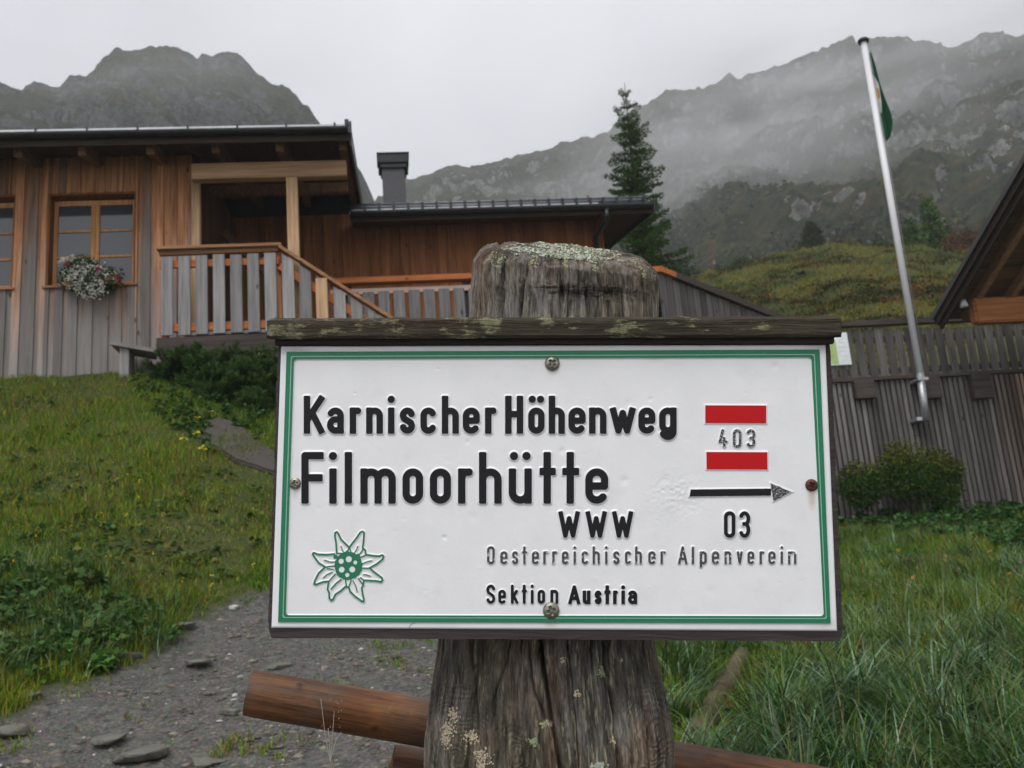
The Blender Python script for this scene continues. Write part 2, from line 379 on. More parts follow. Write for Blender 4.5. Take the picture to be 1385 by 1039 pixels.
def hillmat(name, rockiness, olive=(.085, .085, .030), scrub=(.022, .034, .016), rock=(.17, .17, .165), sc=1.0, lo=None):
    m, n, bs, new, ln = mat(name); g = new('ShaderNodeNewGeometry'); P = g.outputs['Position']
    a = noise(new, ln, P, .035*sc, 7, .62); b = noise(new, ln, P, .16*sc, 6, .7); c = noise(new, ln, P, .75*sc, 6, .75); e = noise(new, ln, P, .055*sc, 9, .72)
    veg = ramp(new, [(.44, scrub), (.49, [k*1.0 for k in (.030, .040, .013)]), (.53, olive), (.58, (.085, .058, .022)), (.64, scrub)]); ln(mixc(new, ln, .5, b, c), veg.inputs[0])
    mq = new('ShaderNodeMapping'); mq.inputs['Scale'].default_value = (1, 1, .35); ln(P, mq.inputs[0]); v2 = noise(new, ln, mq.outputs[0], .35*sc, 7, .8)
    rk = ramp(new, [(.42, [k*.2 for k in rock]), (.48, [k*.7 for k in rock]), (.54, rock), (.61, [min(1, k*1.7) for k in rock])]); ln(mixc(new, ln, .5, v2, c), rk.inputs[0])
    sx = new('ShaderNodeSeparateXYZ'); ln(g.outputs['Normal'], sx.inputs[0])
    steep = maths(new, ln, 'SUBTRACT', 1, sx.outputs[2])
    f = maths(new, ln, 'ADD', maths(new, ln, 'MULTIPLY', steep, .55), maths(new, ln, 'MULTIPLY', mixc(new, ln, .55, a, e), 1.9))
    f = maths(new, ln, 'ADD', f, maths(new, ln, 'MULTIPLY', maths(new, ln, 'SUBTRACT', c, .5), .7))
    f = maths(new, ln, 'ADD', f, rockiness-.2)
    if lo:
        sp = new('ShaderNodeSeparateXYZ'); ln(P, sp.inputs[0])
        f = maths(new, ln, 'ADD', f, maths(new, ln, 'MULTIPLY', sp.outputs[2], lo))
    fr = ramp(new, [(.93, (0, 0, 0)), (.99, (1, 1, 1))]); ln(f, fr.inputs[0])
    ln(mixc(new, ln, fr.outputs[0], veg.outputs[0], rk.outputs[0]), bs.inputs['Base Color'])
    bs.inputs['Roughness'].default_value = .9; bs.inputs['Specular IOR Level'].default_value = .1
    bump(new, ln, bs, mixc(new, ln, .4, b, c), 2.5/sc, .8); return m
R_PTS = [(400, 330), (500, 292), (530, 262), (560, 245), (600, 234), (650, 226), (700, 220), (745, 212), (770, 203), (820, 190), (860, 158), (900, 138), (960, 132), (1010, 124), (1040, 108), (1080, 96), (1150, 80), (1190, 70), (1230, 74), (1280, 78), (1330, 64), (1385, 63), (1500, 75), (1800, 160)]
mountain('mountain', R_PTS, lambda a: 430-100*sstep(-.05, .3, a), 52, .16, .92, 820, 330, 12, 3, -.55, 1.1, hillmat('mountain', -.47, olive=(.038, .038, .013), scrub=(.010, .018, .007), rock=(.22, .215, .195), lo=.0008))
L_PTS = [(-700, 200), (-300, 150), (-100, 130), (0, 116), (30, 126), (58, 114), (80, 117), (92, 102), (125, 92), (160, 76), (205, 67), (240, 70), (260, 79), (268, 85), (275, 76), (300, 78), (330, 85), (350, 103), (380, 112), (402, 135), (412, 150), (430, 166), (468, 215), (490, 240), (503, 268), (515, 300), (560, 380), (700, 480)]
mountain('rocky_peak', L_PTS, 235, 60, .2, 1.1, 640, 260, 9, 8, -1.3, -.02, hillmat('rocky_peak', -.30, sc=1.6, olive=(.026, .028, .012), scrub=(.009, .014, .006), rock=(.088, .088, .083), lo=.0012), crest=.93, cw=.10)
# ------------------------------------------------------------ haze
def volume_box(name, x0, x1, y0, y1, z0, z1, dens, col=(.86, .88, .92), **kw):
    bm = bmesh.new(); bmesh.ops.create_cube(bm, size=1); me = bpy.data.meshes.new(name); bm.to_mesh(me); bm.free()
    me.transform(Matrix.Translation(((x0+x1)/2, (y0+y1)/2, (z0+z1)/2)) @ Matrix.Diagonal((x1-x0, y1-y0, z1-z0, 1)))
    m = bpy.data.materials.new(name); m.use_nodes = True; n = m.node_tree; n.nodes.clear()
    v = n.nodes.new('ShaderNodeVolumePrincipled'); o = n.nodes.new('ShaderNodeOutputMaterial'); n.links.new(v.outputs[0], o.inputs['Volume'])
    v.inputs['Color'].default_value = (*col, 1); v.inputs['Density'].default_value = dens; v.inputs['Anisotropy'].default_value = .2
    return link(name, me, m, **kw), m, v
hz, hm, hvv = volume_box('haze', -520, 520, -62, 680, -90, 330, .00085, kind='stuff', label='thin grey haze filling the valley and fading the mountains', cat='haze')
# ============================================================ THE SIGN AND ITS POST
# the sign's own axes, from its four corners seen with this lens (0.6 m wide plate, leaning a little)
QC = [(-1, 1, 380.2, 467.7), (1, 1, 1117.4, 465.9), (1, -1, 1132.5, 854), (-1, -1, 366.4, 849.6)]
A_ = []
for a, b, u, v in QC:
    u -= CX; v = -(v-CY)
    A_.append([a, b, 1, 0, 0, 0, -u*a, -u*b, -u]); A_.append([0, 0, 0, a, b, 1, -v*a, -v*b, -v])
Hm = np.linalg.svd(np.array(A_))[2][-1].reshape(3, 3); Hm = np.diag([1/F, 1/F, 1])@Hm
if Hm[2, 2] < 0: Hm = -Hm
sc_ = .3/np.linalg.norm(Hm[:, 0]); SHH = np.linalg.norm(Hm[:, 1])*sc_
def c2w(v): return rt*v[0]+up*v[1]+fw*v[2]
sx_ = c2w(Hm[:, 0]).normalized(); sy_ = c2w(Hm[:, 1]); sy_ = (sy_-sx_*sy_.dot(sx_)).normalized(); sz_ = sx_.cross(sy_)
so_ = c2w(Hm[:, 2]*sc_)
SM = Matrix((sx_, sy_, sz_)).transposed().to_4x4(); SM.translation = so_; SMI = SM.inverted()
def loc(px, py, zl=0.0):
    o = SMI.translation; d = SMI.to_3x3() @ ray(px, py); t = (zl-o.z)/d.z; p = o+d*t
    return p.x, p.y
def locn(P, zl=0.0): return np.array([loc(a, b, zl) for a, b in P])
PXM = .6/751                                                # metres per picture pixel on the plate
# ---- pen-stroke letters like the pressed ones: (x0, x1) of each letter in the picture, one baseline per line
def arc(cx, cy, rx, ry, a0, a1, n=14):
    return [(cx+rx*math.cos(math.radians(a0+(a1-a0)*i/n)), cy+ry*math.sin(math.radians(a0+(a1-a0)*i/n))) for i in range(n+1)]
def stadium(w, H, r=None):
    r = w/2 if r is None else r
    return arc(w/2, H-r, w/2, r, 0, 180)+arc(w/2, r, w/2, r, 180, 360)+[(w, H-r)]
def glyph(ch, w, X, H, D, t):
    r = w/2; k = t*.5
    dot = lambda x: ('dot', x, H-t*.05)
    if ch == 'o': return [stadium(w, X)]
    if ch == 'ö': return [stadium(w, X), dot(w*.08), dot(w*.92)]
    if ch in 'O0': return [stadium(w, H)]
    if ch == 'c': return [arc(r, X-r, r, r, 28, 180)+arc(r, r, r, r, 180, 332)]
    if ch == 'e': return [[(0, X*.5), (w, X*.5)]+arc(r, X-r, r, r, 0, 180)+arc(r, r, r, r, 180, 322)]
    if ch == 'a': return [[(w, 0), (w, X-r)]+arc(r, X-r, r, r, 0, 150), [(w, X*.56), (r, X*.56)]+arc(r, X*.28, r, X*.28, 90, 270)+[(w, k*.2)]]
    if ch == 'n': return [[(0, 0), (0, X)], [(0, X-r)]+arc(r, X-r, r, r, 180, 0)+[(w, 0)]]
    if ch == 'h': return [[(0, 0), (0, H)], [(0, X-r)]+arc(r, X-r, r, r, 180, 0)+[(w, 0)]]
    if ch == 'm':
        q = w/4; return [[(0, 0), (0, X)], [(0, X-q)]+arc(q, X-q, q, q, 180, 0)+[(w/2, 0)], [(w/2, X-q)]+arc(3*q, X-q, q, q, 180, 0)+[(w, 0)]]
    if ch == 'r': return [[(0, 0), (0, X)], [(0, X*.74)]+arc(w*.7, X*.74, w*.7, X*.26, 180, 90)+[(w, X)]]
    if ch == 'i': return [[(0, 0), (0, X)], dot(0)]
    if ch == 'l': return [[(0, 0), (0, H)]]
    if ch == 'u': return [[(0, X), (0, r)]+arc(r, r, r, r, 180, 360)+[(w, X)], [(w, 0), (w, r)]]
    if ch == 'ü': return glyph('u', w, X, H, D, t)+[dot(w*.1), dot(w*.9)]
    if ch == 't': return [[(w*.45, 0), (w*.45, H)], [(0, X*1.02), (w, X*1.02)]]
    if ch == 's' or ch == 'S':
        h_ = X if ch == 's' else H; q = h_/4
        return [arc(r, h_-q, r, q, 20, 180)+[(r*.25, h_*.60), (w-r*.25, h_*.40)]+arc(r, q, r, q, 0, -160)]
    if ch == 'g': return [stadium(w, X), [(w, X), (w, -D+r)]+arc(r, -D+r, r, r, 0, -150)]
    if ch == 'K': return [[(0, 0), (0, H)], [(w*1.0, H), (w*.12, H*.40)], [(w*.35, H*.58), (w, 0)]]
    if ch == 'k': return [[(0, 0), (0, H)], [(w*.9, X), (w*.1, X*.42)], [(w*.3, X*.58), (w, 0)]]
    if ch == 'H': return [[(0, 0), (0, H)], [(w, 0), (w, H)], [(0, H*.52), (w, H*.52)]]
    if ch == 'F': return [[(0, 0), (0, H), (w, H)], [(0, H*.5), (w*.93, H*.5)]]
    if ch == 'w': return [[(0, X), (w*.27, 0), (w*.5, X*.88), (w*.73, 0), (w, X)]]
    if ch == 'W': return [[(0, H), (w*.27, 0), (w*.5, H*.78), (w*.73, 0), (w, H)]]
    if ch == 'v': return [[(0, X), (w*.5, 0), (w, X)]]
    if ch == 'p': return [[(0, -D), (0, X)], [(0, X-r)]+arc(r, X-r, r, r, 180, 0)+arc(r, r, r, r, 0, -180)]
    if ch == 'A': return [[(0, 0), (w*.5, H), (w, 0)], [(w*.18, H*.27), (w*.82, H*.27)]]
    if ch == '3': return [arc(w*.5, H*.75, w*.5, H*.25, 150, -60)+[(w*.45, H*.53)], [(w*.45, H*.53)]+arc(w*.5, H*.27, w*.5, H*.27, 70, -150)]
    if ch == '4': return [[(w*.45, H), (0, H*.3), (w, H*.3)], [(w*.68, H*.52), (w*.68, 0)]]
def z3(x): return 360+x/3.4625
def z4(x): return 740+x/3.378
def word(s, ext, base, cap, xh, t, desc=0, slope=0, jit=.0):
    """-> list of capsule segments in picture pixels ((x0,y0,x1,y1,radius))"""
    segs = []
    for ch, (x0, x1) in zip(s, ext):
        w_ = max(0, x1-x0-t); H = base-cap-t; X = base-xh-t; D = desc
        b = base-t/2+slope*(x0-ext[0][0])
        if ch in 'il': x0 = (x0+x1)/2-t/2; w_ = 0
        for st in glyph(ch, w_, X, H, D, t):
            if st[0] == 'dot': segs.append((x0+t/2+st[1], b-st[2], x0+t/2+st[1]+.01, b-st[2], t*.56)); continue
            for e0, e1 in ((st[0], st[1]), (st[-1], st[-2])):
                dx, dy = e0[0]-e1[0], e0[1]-e1[1]; L = math.hypot(dx, dy)
                if st[0] == st[-1] or t < 4 or L < t*.55: continue
                dx /= L; dy /= L; rq_ = t*.17; k_ = t/2-rq_; ax0, ay0 = e0[0]+dx*k_, e0[1]+dy*k_
                c1 = (ax0-dy*k_, ay0+dx*k_); c2 = (ax0+dy*k_, ay0-dx*k_)
                for p_, q_ in ((c1, c2), (c1, (c1[0]-dx*k_*1.2, c1[1]-dy*k_*1.2)), (c2, (c2[0]-dx*k_*1.2, c2[1]-dy*k_*1.2))):
                    segs.append((x0+t/2+p_[0], b-p_[1], x0+t/2+q_[0], b-q_[1], rq_))
            for (a, b0), (c, d) in zip(st[:-1], st[1:]):
                segs.append((x0+t/2+a, b-b0, x0+t/2+c, b-d, t/2))
    return segs
T3 = lambda L: [(z3(a), z3(b)) for a, b in L]
T4 = lambda L: [(z4(a), z4(b)) for a, b in L]
y3 = lambda y: 420+y/3.4625
WORDS = {}
WORDS['Karnischer Höhenweg'] = word('KarnischerHöhenweg',
    T3([(178, 272), (287, 364), (393, 445), (470, 547), (573, 600), (627, 697), (724, 797), (824, 902), (922, 1000), (1026, 1078), (1120, 1203), (1228, 1303)]) +
    T4([(8, 80), (98, 175), (192, 270), (288, 402), (417, 493), (512, 590)]), y3(577), y3(401), y3(456), 8.3, 8.5)
WORDS['Filmoorhütte'] = word('Filmoorhütte',
    T3([(167, 270), (298, 330), (370, 402), (443, 607), (640, 735), (768, 865), (900, 967), (998, 1102), (1137, 1243), (1281, 1355)]) +
    T4([(70, 145), (175, 278)]), y3(904), y3(664), y3(741), 9.4)
WORDS['WWW'] = word('WWW', T4([(53, 148), (177, 271), (298, 391)]), 620+362/3.378, 620+243/3.378, 0, 5.6)
WORDS['03'] = word('03', T4([(808, 858), (876, 926)]), 620+362/3.378, 620+243/3.378, 0, 4.4)
WORDS['403'] = word('403', T4([(783, 823), (848, 887), (910, 950)]), 420+627/3.378, 420+543/3.378, 0, 3.4)
c5 = lambda L: [(360+a/3.4625, 360+b/3.4625) for a, b in L]
WORDS['Oesterreichischer Alpenverein'] = word('OesterreichischerAlpenverein',
    c5([(1035, 1070), (1097, 1130), (1152, 1180), (1198, 1222), (1245, 1277), (1298, 1320), (1340, 1362)]) +
    T4([(68, 97), (122, 130), (158, 187), (208, 240), (266, 274), (302, 330), (356, 383), (402, 432), (462, 495), (518, 540),
        (598, 640), (663, 668), (697, 728), (752, 785), (810, 840), (866, 892), (915, 945), (970, 990), (1010, 1042), (1068, 1074), (1100, 1137)]),
    762.9, 739.0, 745.8, 2.9, 4.6)
WORDS['Sektion'] = word('Sektion', c5([(1032, 1072), (1088, 1122), (1147, 1180), (1198, 1220), (1242, 1250), (1272, 1305), (1332, 1367)]), 816.3, 791, 798, 3.3)
WORDS['Austria'] = word('Austria', T4([(98, 150), (163, 197), (218, 248), (262, 288), (302, 322), (342, 352), (370, 410)]), 816.8, 792, 799, 4.2)
# edelweiss club emblem, its raised lines traced in picture pixels
def e8(L): return [(400+a/7.99, 700+b/7.99) for a, b in L]
EW = []
def poly(L, r=.95, closed=False):
    P = e8(L)
    if closed: P = P+[P[0]]
    for a, b in zip(P[:-1], P[1:]): EW.append((a[0], a[1], b[0], b[1], r))
poly([(445, 385), (437, 270), (425, 200), (428, 165), (445, 155), (462, 175), (490, 235), (530, 275), (580, 325), (620, 270), (660, 220), (700, 160), (720, 150), (740, 165), (735, 250), (725, 330), (750, 350), (760, 400),
      (830, 412), (900, 418), (935, 405), (950, 420), (940, 450), (880, 500), (800, 545), (850, 590), (930, 650), (940, 675), (925, 695), (870, 685), (740, 678), (728, 730), (715, 760), (725, 830), (738, 880), (735, 908), (715, 905),
      (640, 850), (590, 800), (575, 755), (540, 745), (490, 790), (430, 830), (405, 885), (385, 895), (365, 870), (362, 810), (345, 775), (358, 690), (300, 695), (220, 725), (200, 715), (210, 680), (250, 600), (320, 535), (250, 490), (205, 430), (185, 395), (195, 380), (240, 398), (330, 402), (420, 395)], 1.25)
poly([(315, 460), (370, 480), (420, 480)], .7); poly([(490, 310), (505, 350), (518, 375)], .7); poly([(672, 310), (660, 345), (640, 375)], .7)
poly([(820, 465), (770, 478), (715, 500)], .7); poly([(735, 615), (770, 620), (805, 632)], .7); poly([(665, 795), (650, 740), (620, 680)], .7)
poly([(300, 650), (340, 615), (395, 590)], .7); poly([(385, 770), (440, 710), (490, 670)], 1.0); poly([(445, 385), (520, 390), (560, 360)], .9)
poly([(560, 385), (575, 330)], .9); poly([(600, 385), (585, 330)], .9); poly([(690, 400), (725, 350)], .9); poly([(700, 430), (760, 405)], .9); poly([(700, 545), (790, 548)], .9)
poly([(430, 520), (325, 535)], .9); poly([(410, 560), (340, 550)], .7); poly([(430, 610), (360, 690)], .9); poly([(540, 680), (550, 745)], .9); poly([(600, 680), (575, 750)], .9); poly([(680, 660), (735, 735)], .9); poly([(700, 650), (740, 680)], .9)
EWC = [(400+x/7.99, 700+y/7.99, r/7.99) for x, y, r in [(570, 520, 150), (430, 425, 25), (665, 420, 30), (690, 560, 28)]]
EWH = [(400+x/7.99, 700+y/7.99, r/7.99) for x, y, r in [(575, 450, 33), (492, 472, 28), (645, 485, 21), (498, 562, 31), (612, 560, 32), (558, 620, 23)]]
# ---- distance field of all raised marks on a fine grid of the plate
def to_local_segs(segs):
    out_ = []
    for x0, y0, x1, y1, r in segs:
        a = loc(x0, y0); b = loc(x1, y1); out_.append((a[0], a[1], b[0], b[1], r*PXM))
    return out_
def sdf(segs, gx_, gy_, pad=.004):
    D = np.full((len(gx_), len(gy_)), .01); dx = gx_[1]-gx_[0]; dy = gy_[1]-gy_[0]
    for x0, y0, x1, y1, r in segs:
        i0 = max(0, int((min(x0, x1)-r-pad-gx_[0])/dx)); i1 = min(len(gx_), int((max(x0, x1)+r+pad-gx_[0])/dx)+2)
        j0 = max(0, int((min(y0, y1)-r-pad-gy_[0])/dy)); j1 = min(len(gy_), int((max(y0, y1)+r+pad-gy_[0])/dy)+2)
        if i1 <= i0 or j1 <= j0: continue
        px = gx_[i0:i1, None]-x0; py = gy_[None, j0:j1]-y0; vx, vy = x1-x0, y1-y0; L = vx*vx+vy*vy+1e-12
        t = np.clip((px*vx+py*vy)/L, 0, 1); d = np.hypot(px-t*vx, py-t*vy)-r
        D[i0:i1, j0:j1] = np.minimum(D[i0:i1, j0:j1], d)
    return D
def contour_mesh(name, D, gx_, gy_, z0, z1, mat_, parent, soft=.0002, **kw):
    """flat-topped raised shape where D<0 (marching squares -> curve -> mesh)"""
    nx, ny = D.shape; edges = {}
    ins = D < 0
    cell = ins[:-1, :-1]*1+ins[1:, :-1]*2+ins[1:, 1:]*4+ins[:-1, 1:]*8
    ii, jj = np.nonzero((cell > 0) & (cell < 15))
    def P(i, j, e):
        if e == 0: return ('h', i, j)
        if e == 1: return ('v', i+1, j)
        if e == 2: return ('h', i, j+1)
        return ('v', i, j)
    TB = {1: [(3, 0)], 2: [(0, 1)], 3: [(3, 1)], 4: [(1, 2)], 5: [(3, 0), (1, 2)], 6: [(0, 2)], 7: [(3, 2)], 8: [(2, 3)], 9: [(2, 0)], 10: [(0, 1), (2, 3)], 11: [(2, 1)], 12: [(1, 3)], 13: [(1, 0)], 14: [(0, 3)]}
    nxt = {}
    for i, j in zip(ii.tolist(), jj.tolist()):
        for a, b in TB[int(cell[i, j])]: nxt[P(i, j, a)] = P(i, j, b)
    def co(k):
        t, i, j = k
        if t == 'h': a, b = D[i, j], D[i+1, j]; f = a/(a-b); return gx_[i]+f*(gx_[i+1]-gx_[i]), gy_[j]
        a, b = D[i, j], D[i, j+1]; f = a/(a-b); return gx_[i], gy_[j]+f*(gy_[j+1]-gy_[j])
    loops = []
    while nxt:
        s0, cur = next(iter(nxt.items())); L = [s0]; del nxt[s0]
        while cur in nxt: L.append(cur); cur = nxt.pop(cur)
        if len(L) > 6: loops.append([co(k) for k in L])
    cu = bpy.data.curves.new(name, 'CURVE'); cu.dimensions = '2D'; cu.fill_mode = 'BOTH'; cu.extrude = max(1e-5, (z1-z0)/2-soft); cu.bevel_depth = soft; cu.bevel_resolution = 1; cu.offset = -soft
    for L in loops:
        sp = cu.splines.new('POLY'); sp.points.add(len(L)-1); sp.use_cyclic_u = True
        fl = []
        for x_, y_ in L: fl += [x_, y_, 0, 1]
        sp.points.foreach_set('co', fl)
    ob = bpy.data.objects.new('tmp', cu); S.collection.objects.link(ob)
    dg = bpy.context.evaluated_depsgraph_get(); me = bpy.data.meshes.new_from_object(ob.evaluated_get(dg)); bpy.data.objects.remove(ob); me.name = name
    me.transform(Matrix.Translation((0, 0, (z0+z1)/2)))
    me.materials.clear()
    return link(name, me, mat_, parent, local=True, **kw)
# ---- materials of the sign
def paint(name, c, chip=None, rough=.35, worn=.0, scl=900):
    m, n, bs, new, ln = mat(name); t = new('ShaderNodeTexCoord'); O = t.outputs['Object']
    a = noise(new, ln, O, 18, 5, .6); b = noise(new, ln, O, 260, 3, .6)
    r = ramp(new, [(.3, [k*.93 for k in c]), (.7, c)]); ln(a, r.inputs[0]); col = r.outputs[0]
    if chip is not None:
        w_ = ramp(new, [(worn, (1, 1, 1)), (worn+.02, (0, 0, 0))]); ln(noise(new, ln, O, scl, 3, .7), w_.inputs[0]); col = mixc(new, ln, w_.outputs[0], col, chip)
    else:
        w_ = ramp(new, [(.72, (0, 0, 0)), (.80, (1, 1, 1))]); ln(noise(new, ln, O, 300, 2, .8), w_.inputs[0])
        col = mixc(new, ln, maths(new, ln, 'MULTIPLY', w_.outputs[0], .5), col, (.42, .42, .38))
    ln(col, bs.inputs['Base Color']); rr = ramp(new, [(.3, (rough*.8,)*3), (.7, (rough*1.3,)*3)]); ln(a, rr.inputs[0]); ln(rr.outputs[0], bs.inputs['Roughness'])
    bump(new, ln, bs, mixc(new, ln, .5, a, b), .00035, .6); return m
M_WHITE = paint('white_enamel', (.80, .80, .815)); nd = M_WHITE.node_tree; bs_ = nd.nodes['Principled BSDF']; src_ = bs_.inputs['Base Color'].links[0].from_socket; tc_ = nd.nodes.new('ShaderNodeTexCoord')
_new, _ln = nd.nodes.new, nd.links.new
def _spot(px, py, sx, sy, off=0):
    mp_ = _new('ShaderNodeMapping'); a_, b_ = loc(px, py); mp_.vector_type = 'POINT'; mp_.inputs['Location'].default_value = (-a_/sx, -(b_)/sy, 0); mp_.inputs['Scale'].default_value = (1/sx, 1/sy, 0)
    _ln(tc_.outputs['Object'], mp_.inputs[0]); L_ = _new('ShaderNodeVectorMath'); L_.operation = 'LENGTH'; _ln(mp_.outputs[0], L_.inputs[0])
    r_ = _new('ShaderNodeMapRange'); r_.inputs[1].default_value = 1; r_.inputs[2].default_value = .2; _ln(L_.outputs['Value'], r_.inputs[0]); return r_.outputs[0]
gn = noise(_new, _ln, tc_.outputs['Object'], 120, 5, .7)
c_ = src_
for sp_, colr_, k_ in ((_spot(1098, 672, .006, .018), (.42, .25, .14), .55), (_spot(745, 842, .010, .007), (.35, .30, .24), .5), (_spot(399, 664, .006, .012), (.40, .36, .30), .4), (_spot(747, 502, .008, .008), (.45, .42, .36), .4), (_spot(395, 474, .030, .006), (.40, .37, .34), .6), (_spot(1110, 470, .020, .008), (.45, .40, .38), .5), (_spot(1120, 846, .030, .008), (.45, .40, .36), .4)):
    f_ = maths(_new, _ln, 'MULTIPLY', maths(_new, _ln, 'MULTIPLY', sp_, gn), k_*1.8); c_ = mixc(_new, _ln, f_, c_, colr_)
gr_ = ramp(_new, [(.55, (0, 0, 0)), (.72, (1, 1, 1))]); _ln(noise(_new, _ln, tc_.outputs['Object'], 22, 6, .7), gr_.inputs[0])
c_ = mixc(_new, _ln, maths(_new, _ln, 'MULTIPLY', gr_.outputs[0], .28), c_, (.56, .56, .53)); _ln(c_, bs_.inputs['Base Color'])
M_BLACK = paint('black_paint', (.010, .010, .013), chip=(.05, .05, .055), worn=.30, rough=.5, scl=400); M_BLACK.node_tree.nodes['Principled BSDF'].inputs['Specular IOR Level'].default_value = .22
M_GREEN = paint('green_paint', (.006, .165, .075), chip=(.10, .30, .20), worn=.34, rough=.4); M_RED = paint('red_paint', (.50, .007, .010), chip=(.42, .02, .02), worn=.3, rough=.6); M_RED.node_tree.nodes['Principled BSDF'].inputs['Specular IOR Level'].default_value = .2
M_WORN = paint('worn_black_paint', (.018, .018, .022), chip=(.55, .55, .55), worn=.42, scl=700)
M_THIN = paint('thin_black_paint', (.05, .05, .055), chip=(.50, .50, .51), worn=.37, scl=300)
M_WORNG = paint('worn_green_line', (.30, .52, .42), rough=.4)
# ---- weathered dark wood for the board
def oldwood(name, axis, dark, light, moss=None, sc=60, stretch=.04, bd=.0035, mossth=.56):
    m, n, bs, new, ln = mat(name); t = new('ShaderNodeTexCoord'); mp = new('ShaderNodeMapping')
    s3 = [1, 1, 1]; s3['xyz'.index(axis)] = stretch; mp.inputs['Scale'].default_value = s3
    wv = new('ShaderNodeVectorMath'); wv.operation = 'ADD'; nv = new('ShaderNodeTexNoise'); nv.inputs['Scale'].default_value = 9; ln(t.outputs['Object'], nv.inputs['Vector'])
    scv = new('ShaderNodeVectorMath'); scv.operation = 'SCALE'; scv.inputs['Scale'].default_value = .02; ln(nv.outputs['Color'], scv.inputs[0])
    ln(t.outputs['Object'], wv.inputs[0]); ln(scv.outputs[0], wv.inputs[1]); ln(wv.outputs[0], mp.inputs[0])
    a = noise(new, ln, mp.outputs[0], sc, 8, .75); b = noise(new, ln, mp.outputs[0], sc*6, 4, .7); c = noise(new, ln, t.outputs['Object'], 14, 5, .65)
    ab = mixc(new, ln, .45, a, b)
    r = ramp(new, [(.36, dark), (.52, [(x+y)/2 for x, y in zip(dark, light)]), (.66, light)]); ln(ab, r.inputs[0])
    col = mixc(new, ln, maths(new, ln, 'MULTIPLY', c, .6), r.outputs[0], [k*.45 for k in light])
    if moss:
        mm = ramp(new, [(mossth, (0, 0, 0)), (mossth+.05, (1, 1, 1))]); mz = new('ShaderNodeMapping'); mz.inputs['Scale'].default_value = (.3, 1, 1); ln(t.outputs['Object'], mz.inputs[0]); d = noise(new, ln, mz.outputs[0], 110, 6, .75)
        ln(mixc(new, ln, .55, c, d), mm.inputs[0]); e = noise(new, ln, t.outputs['Object'], 500, 3, .7)
        mr = ramp(new, [(.35, [k*.45 for k in moss]), (.6, moss)]); ln(e, mr.inputs[0]); col = mixc(new, ln, mm.outputs[0], col, mr.outputs[0])
    ln(col, bs.inputs['Base Color']); bs.inputs['Roughness'].default_value = .85; bs.inputs['Specular IOR Level'].default_value = .25
    bump(new, ln, bs, ab, bd, 1); return m
M_CAP = oldwood('weathered_cap_wood', 'x', (.018, .014, .009), (.105, .088, .058), moss=(.27, .26, .15), bd=.008, mossth=.53)
M_BOARD = oldwood('weathered_board_wood', 'x', (.022, .016, .017), (.085, .066, .068), sc=45)
SGN = empty('trail_sign', None, 'white metal trail sign with raised black lettering and green border on a weathered board', 'trail sign', mat=SM)
def sweep_x(x0, x1, prof, nx, amp, seed, taper=.004):
    """profile (y,z) swept along local x, roughened"""
    P = []
    for (a, b), (c, d) in zip(prof, prof[1:]+prof[:1]):
        k = max(2, int(math.hypot(c-a, d-b)/.0025))
        for i in range(k): P.append((a+(c-a)*i/k, b+(d-b)*i/k))
    P = np.array(P); cc = P.mean(0); xs = np.linspace(x0, x1, nx)
    X_, I_ = np.meshgrid(xs, np.arange(len(P)), indexing='ij'); Y_ = P[I_, 0]; Z_ = P[I_, 1]
    e = np.minimum((X_-x0), (x1-X_)); k = 1-.06*np.clip(1-e/.005, 0, 1)**2
    nrm = np.stack([Y_-cc[0], Z_-cc[1]], -1); L = np.linalg.norm(nrm, axis=-1); n_ = amp*fbm(X_*18, Y_*240, Z_*240, 5, seed, .6)
    n_ = n_ + amp*.8*fbm(X_*60, Y_*60, Z_*60, 3, seed+5)
    Y_ = cc[0]+nrm[..., 0]*k*(1+n_/L); Z_ = cc[1]+nrm[..., 1]*k*(1+n_/L)
    X_ = X_+.0022*fbm(Y_*300, Z_*300, X_*2, 3, seed+2)*np.clip(1-e/.01, 0, 1)
    V = np.stack([X_, Y_, Z_], -1); m_ = len(P)
    Vf = V.reshape(-1, 3); f = []
    i = np.arange(nx-1)[:, None]; j = np.arange(m_)[None, :]
    a = i*m_+j; b = i*m_+(j+1) % m_; f = np.stack([a, a+m_, b+m_, b], -1).reshape(-1, 4)[:, ::-1]
    c0 = len(Vf); Vf = np.vstack([Vf, V[0].mean(0), V[-1].mean(0)])
    jj = np.arange(m_); t0 = np.stack([jj, (jj+1) % m_, np.full(m_, c0)], -1)[:, ::-1]; t1 = np.stack([(nx-1)*m_+jj, (nx-1)*m_+(jj+1) % m_, np.full(m_, c0+1)], -1)
    return Vf, f, np.vstack([t0[:, ::-1], t1[:, ::-1]])
def sweep_obj(name, x0, x1, prof, nx, amp, seed, mat_, **kw):
    V, f4, f3 = sweep_x(x0, x1, prof, nx, amp, seed)
    me = npmesh(name, V, f4, f3, smooth=True)
    bm = bmesh.new(); bm.from_mesh(me); bmesh.ops.recalc_face_normals(bm, faces=bm.faces)
    for e in bm.edges: e.smooth = e.calc_face_angle(0) < .7
    bm.to_mesh(me); bm.free()
    return link(name, me, mat_, SGN, local=True, **kw)
yb = loc(750, 865, -.004)[1]; yt = loc(750, 462, 0)[1]
xr_t = loc(1124, 470, -.004)[0]; xr = loc(1139, 860, -.004)[0]; xl = loc(364, 856, -.004)[0]
sweep_obj('board', xl-.0005, xr, [(yb, -.0022), (yt+.004, -.0022), (yt+.004, -.026), (yb+.001, -.026)], 300, .0006, 3, M_BOARD)
cy0 = loc(750, 457, .016)[1]; cy1 = loc(750, 428, .016)[1]; cxl = loc(362, 443, .014)[0]; cxr = loc(1137.5, 436, .014)[0]
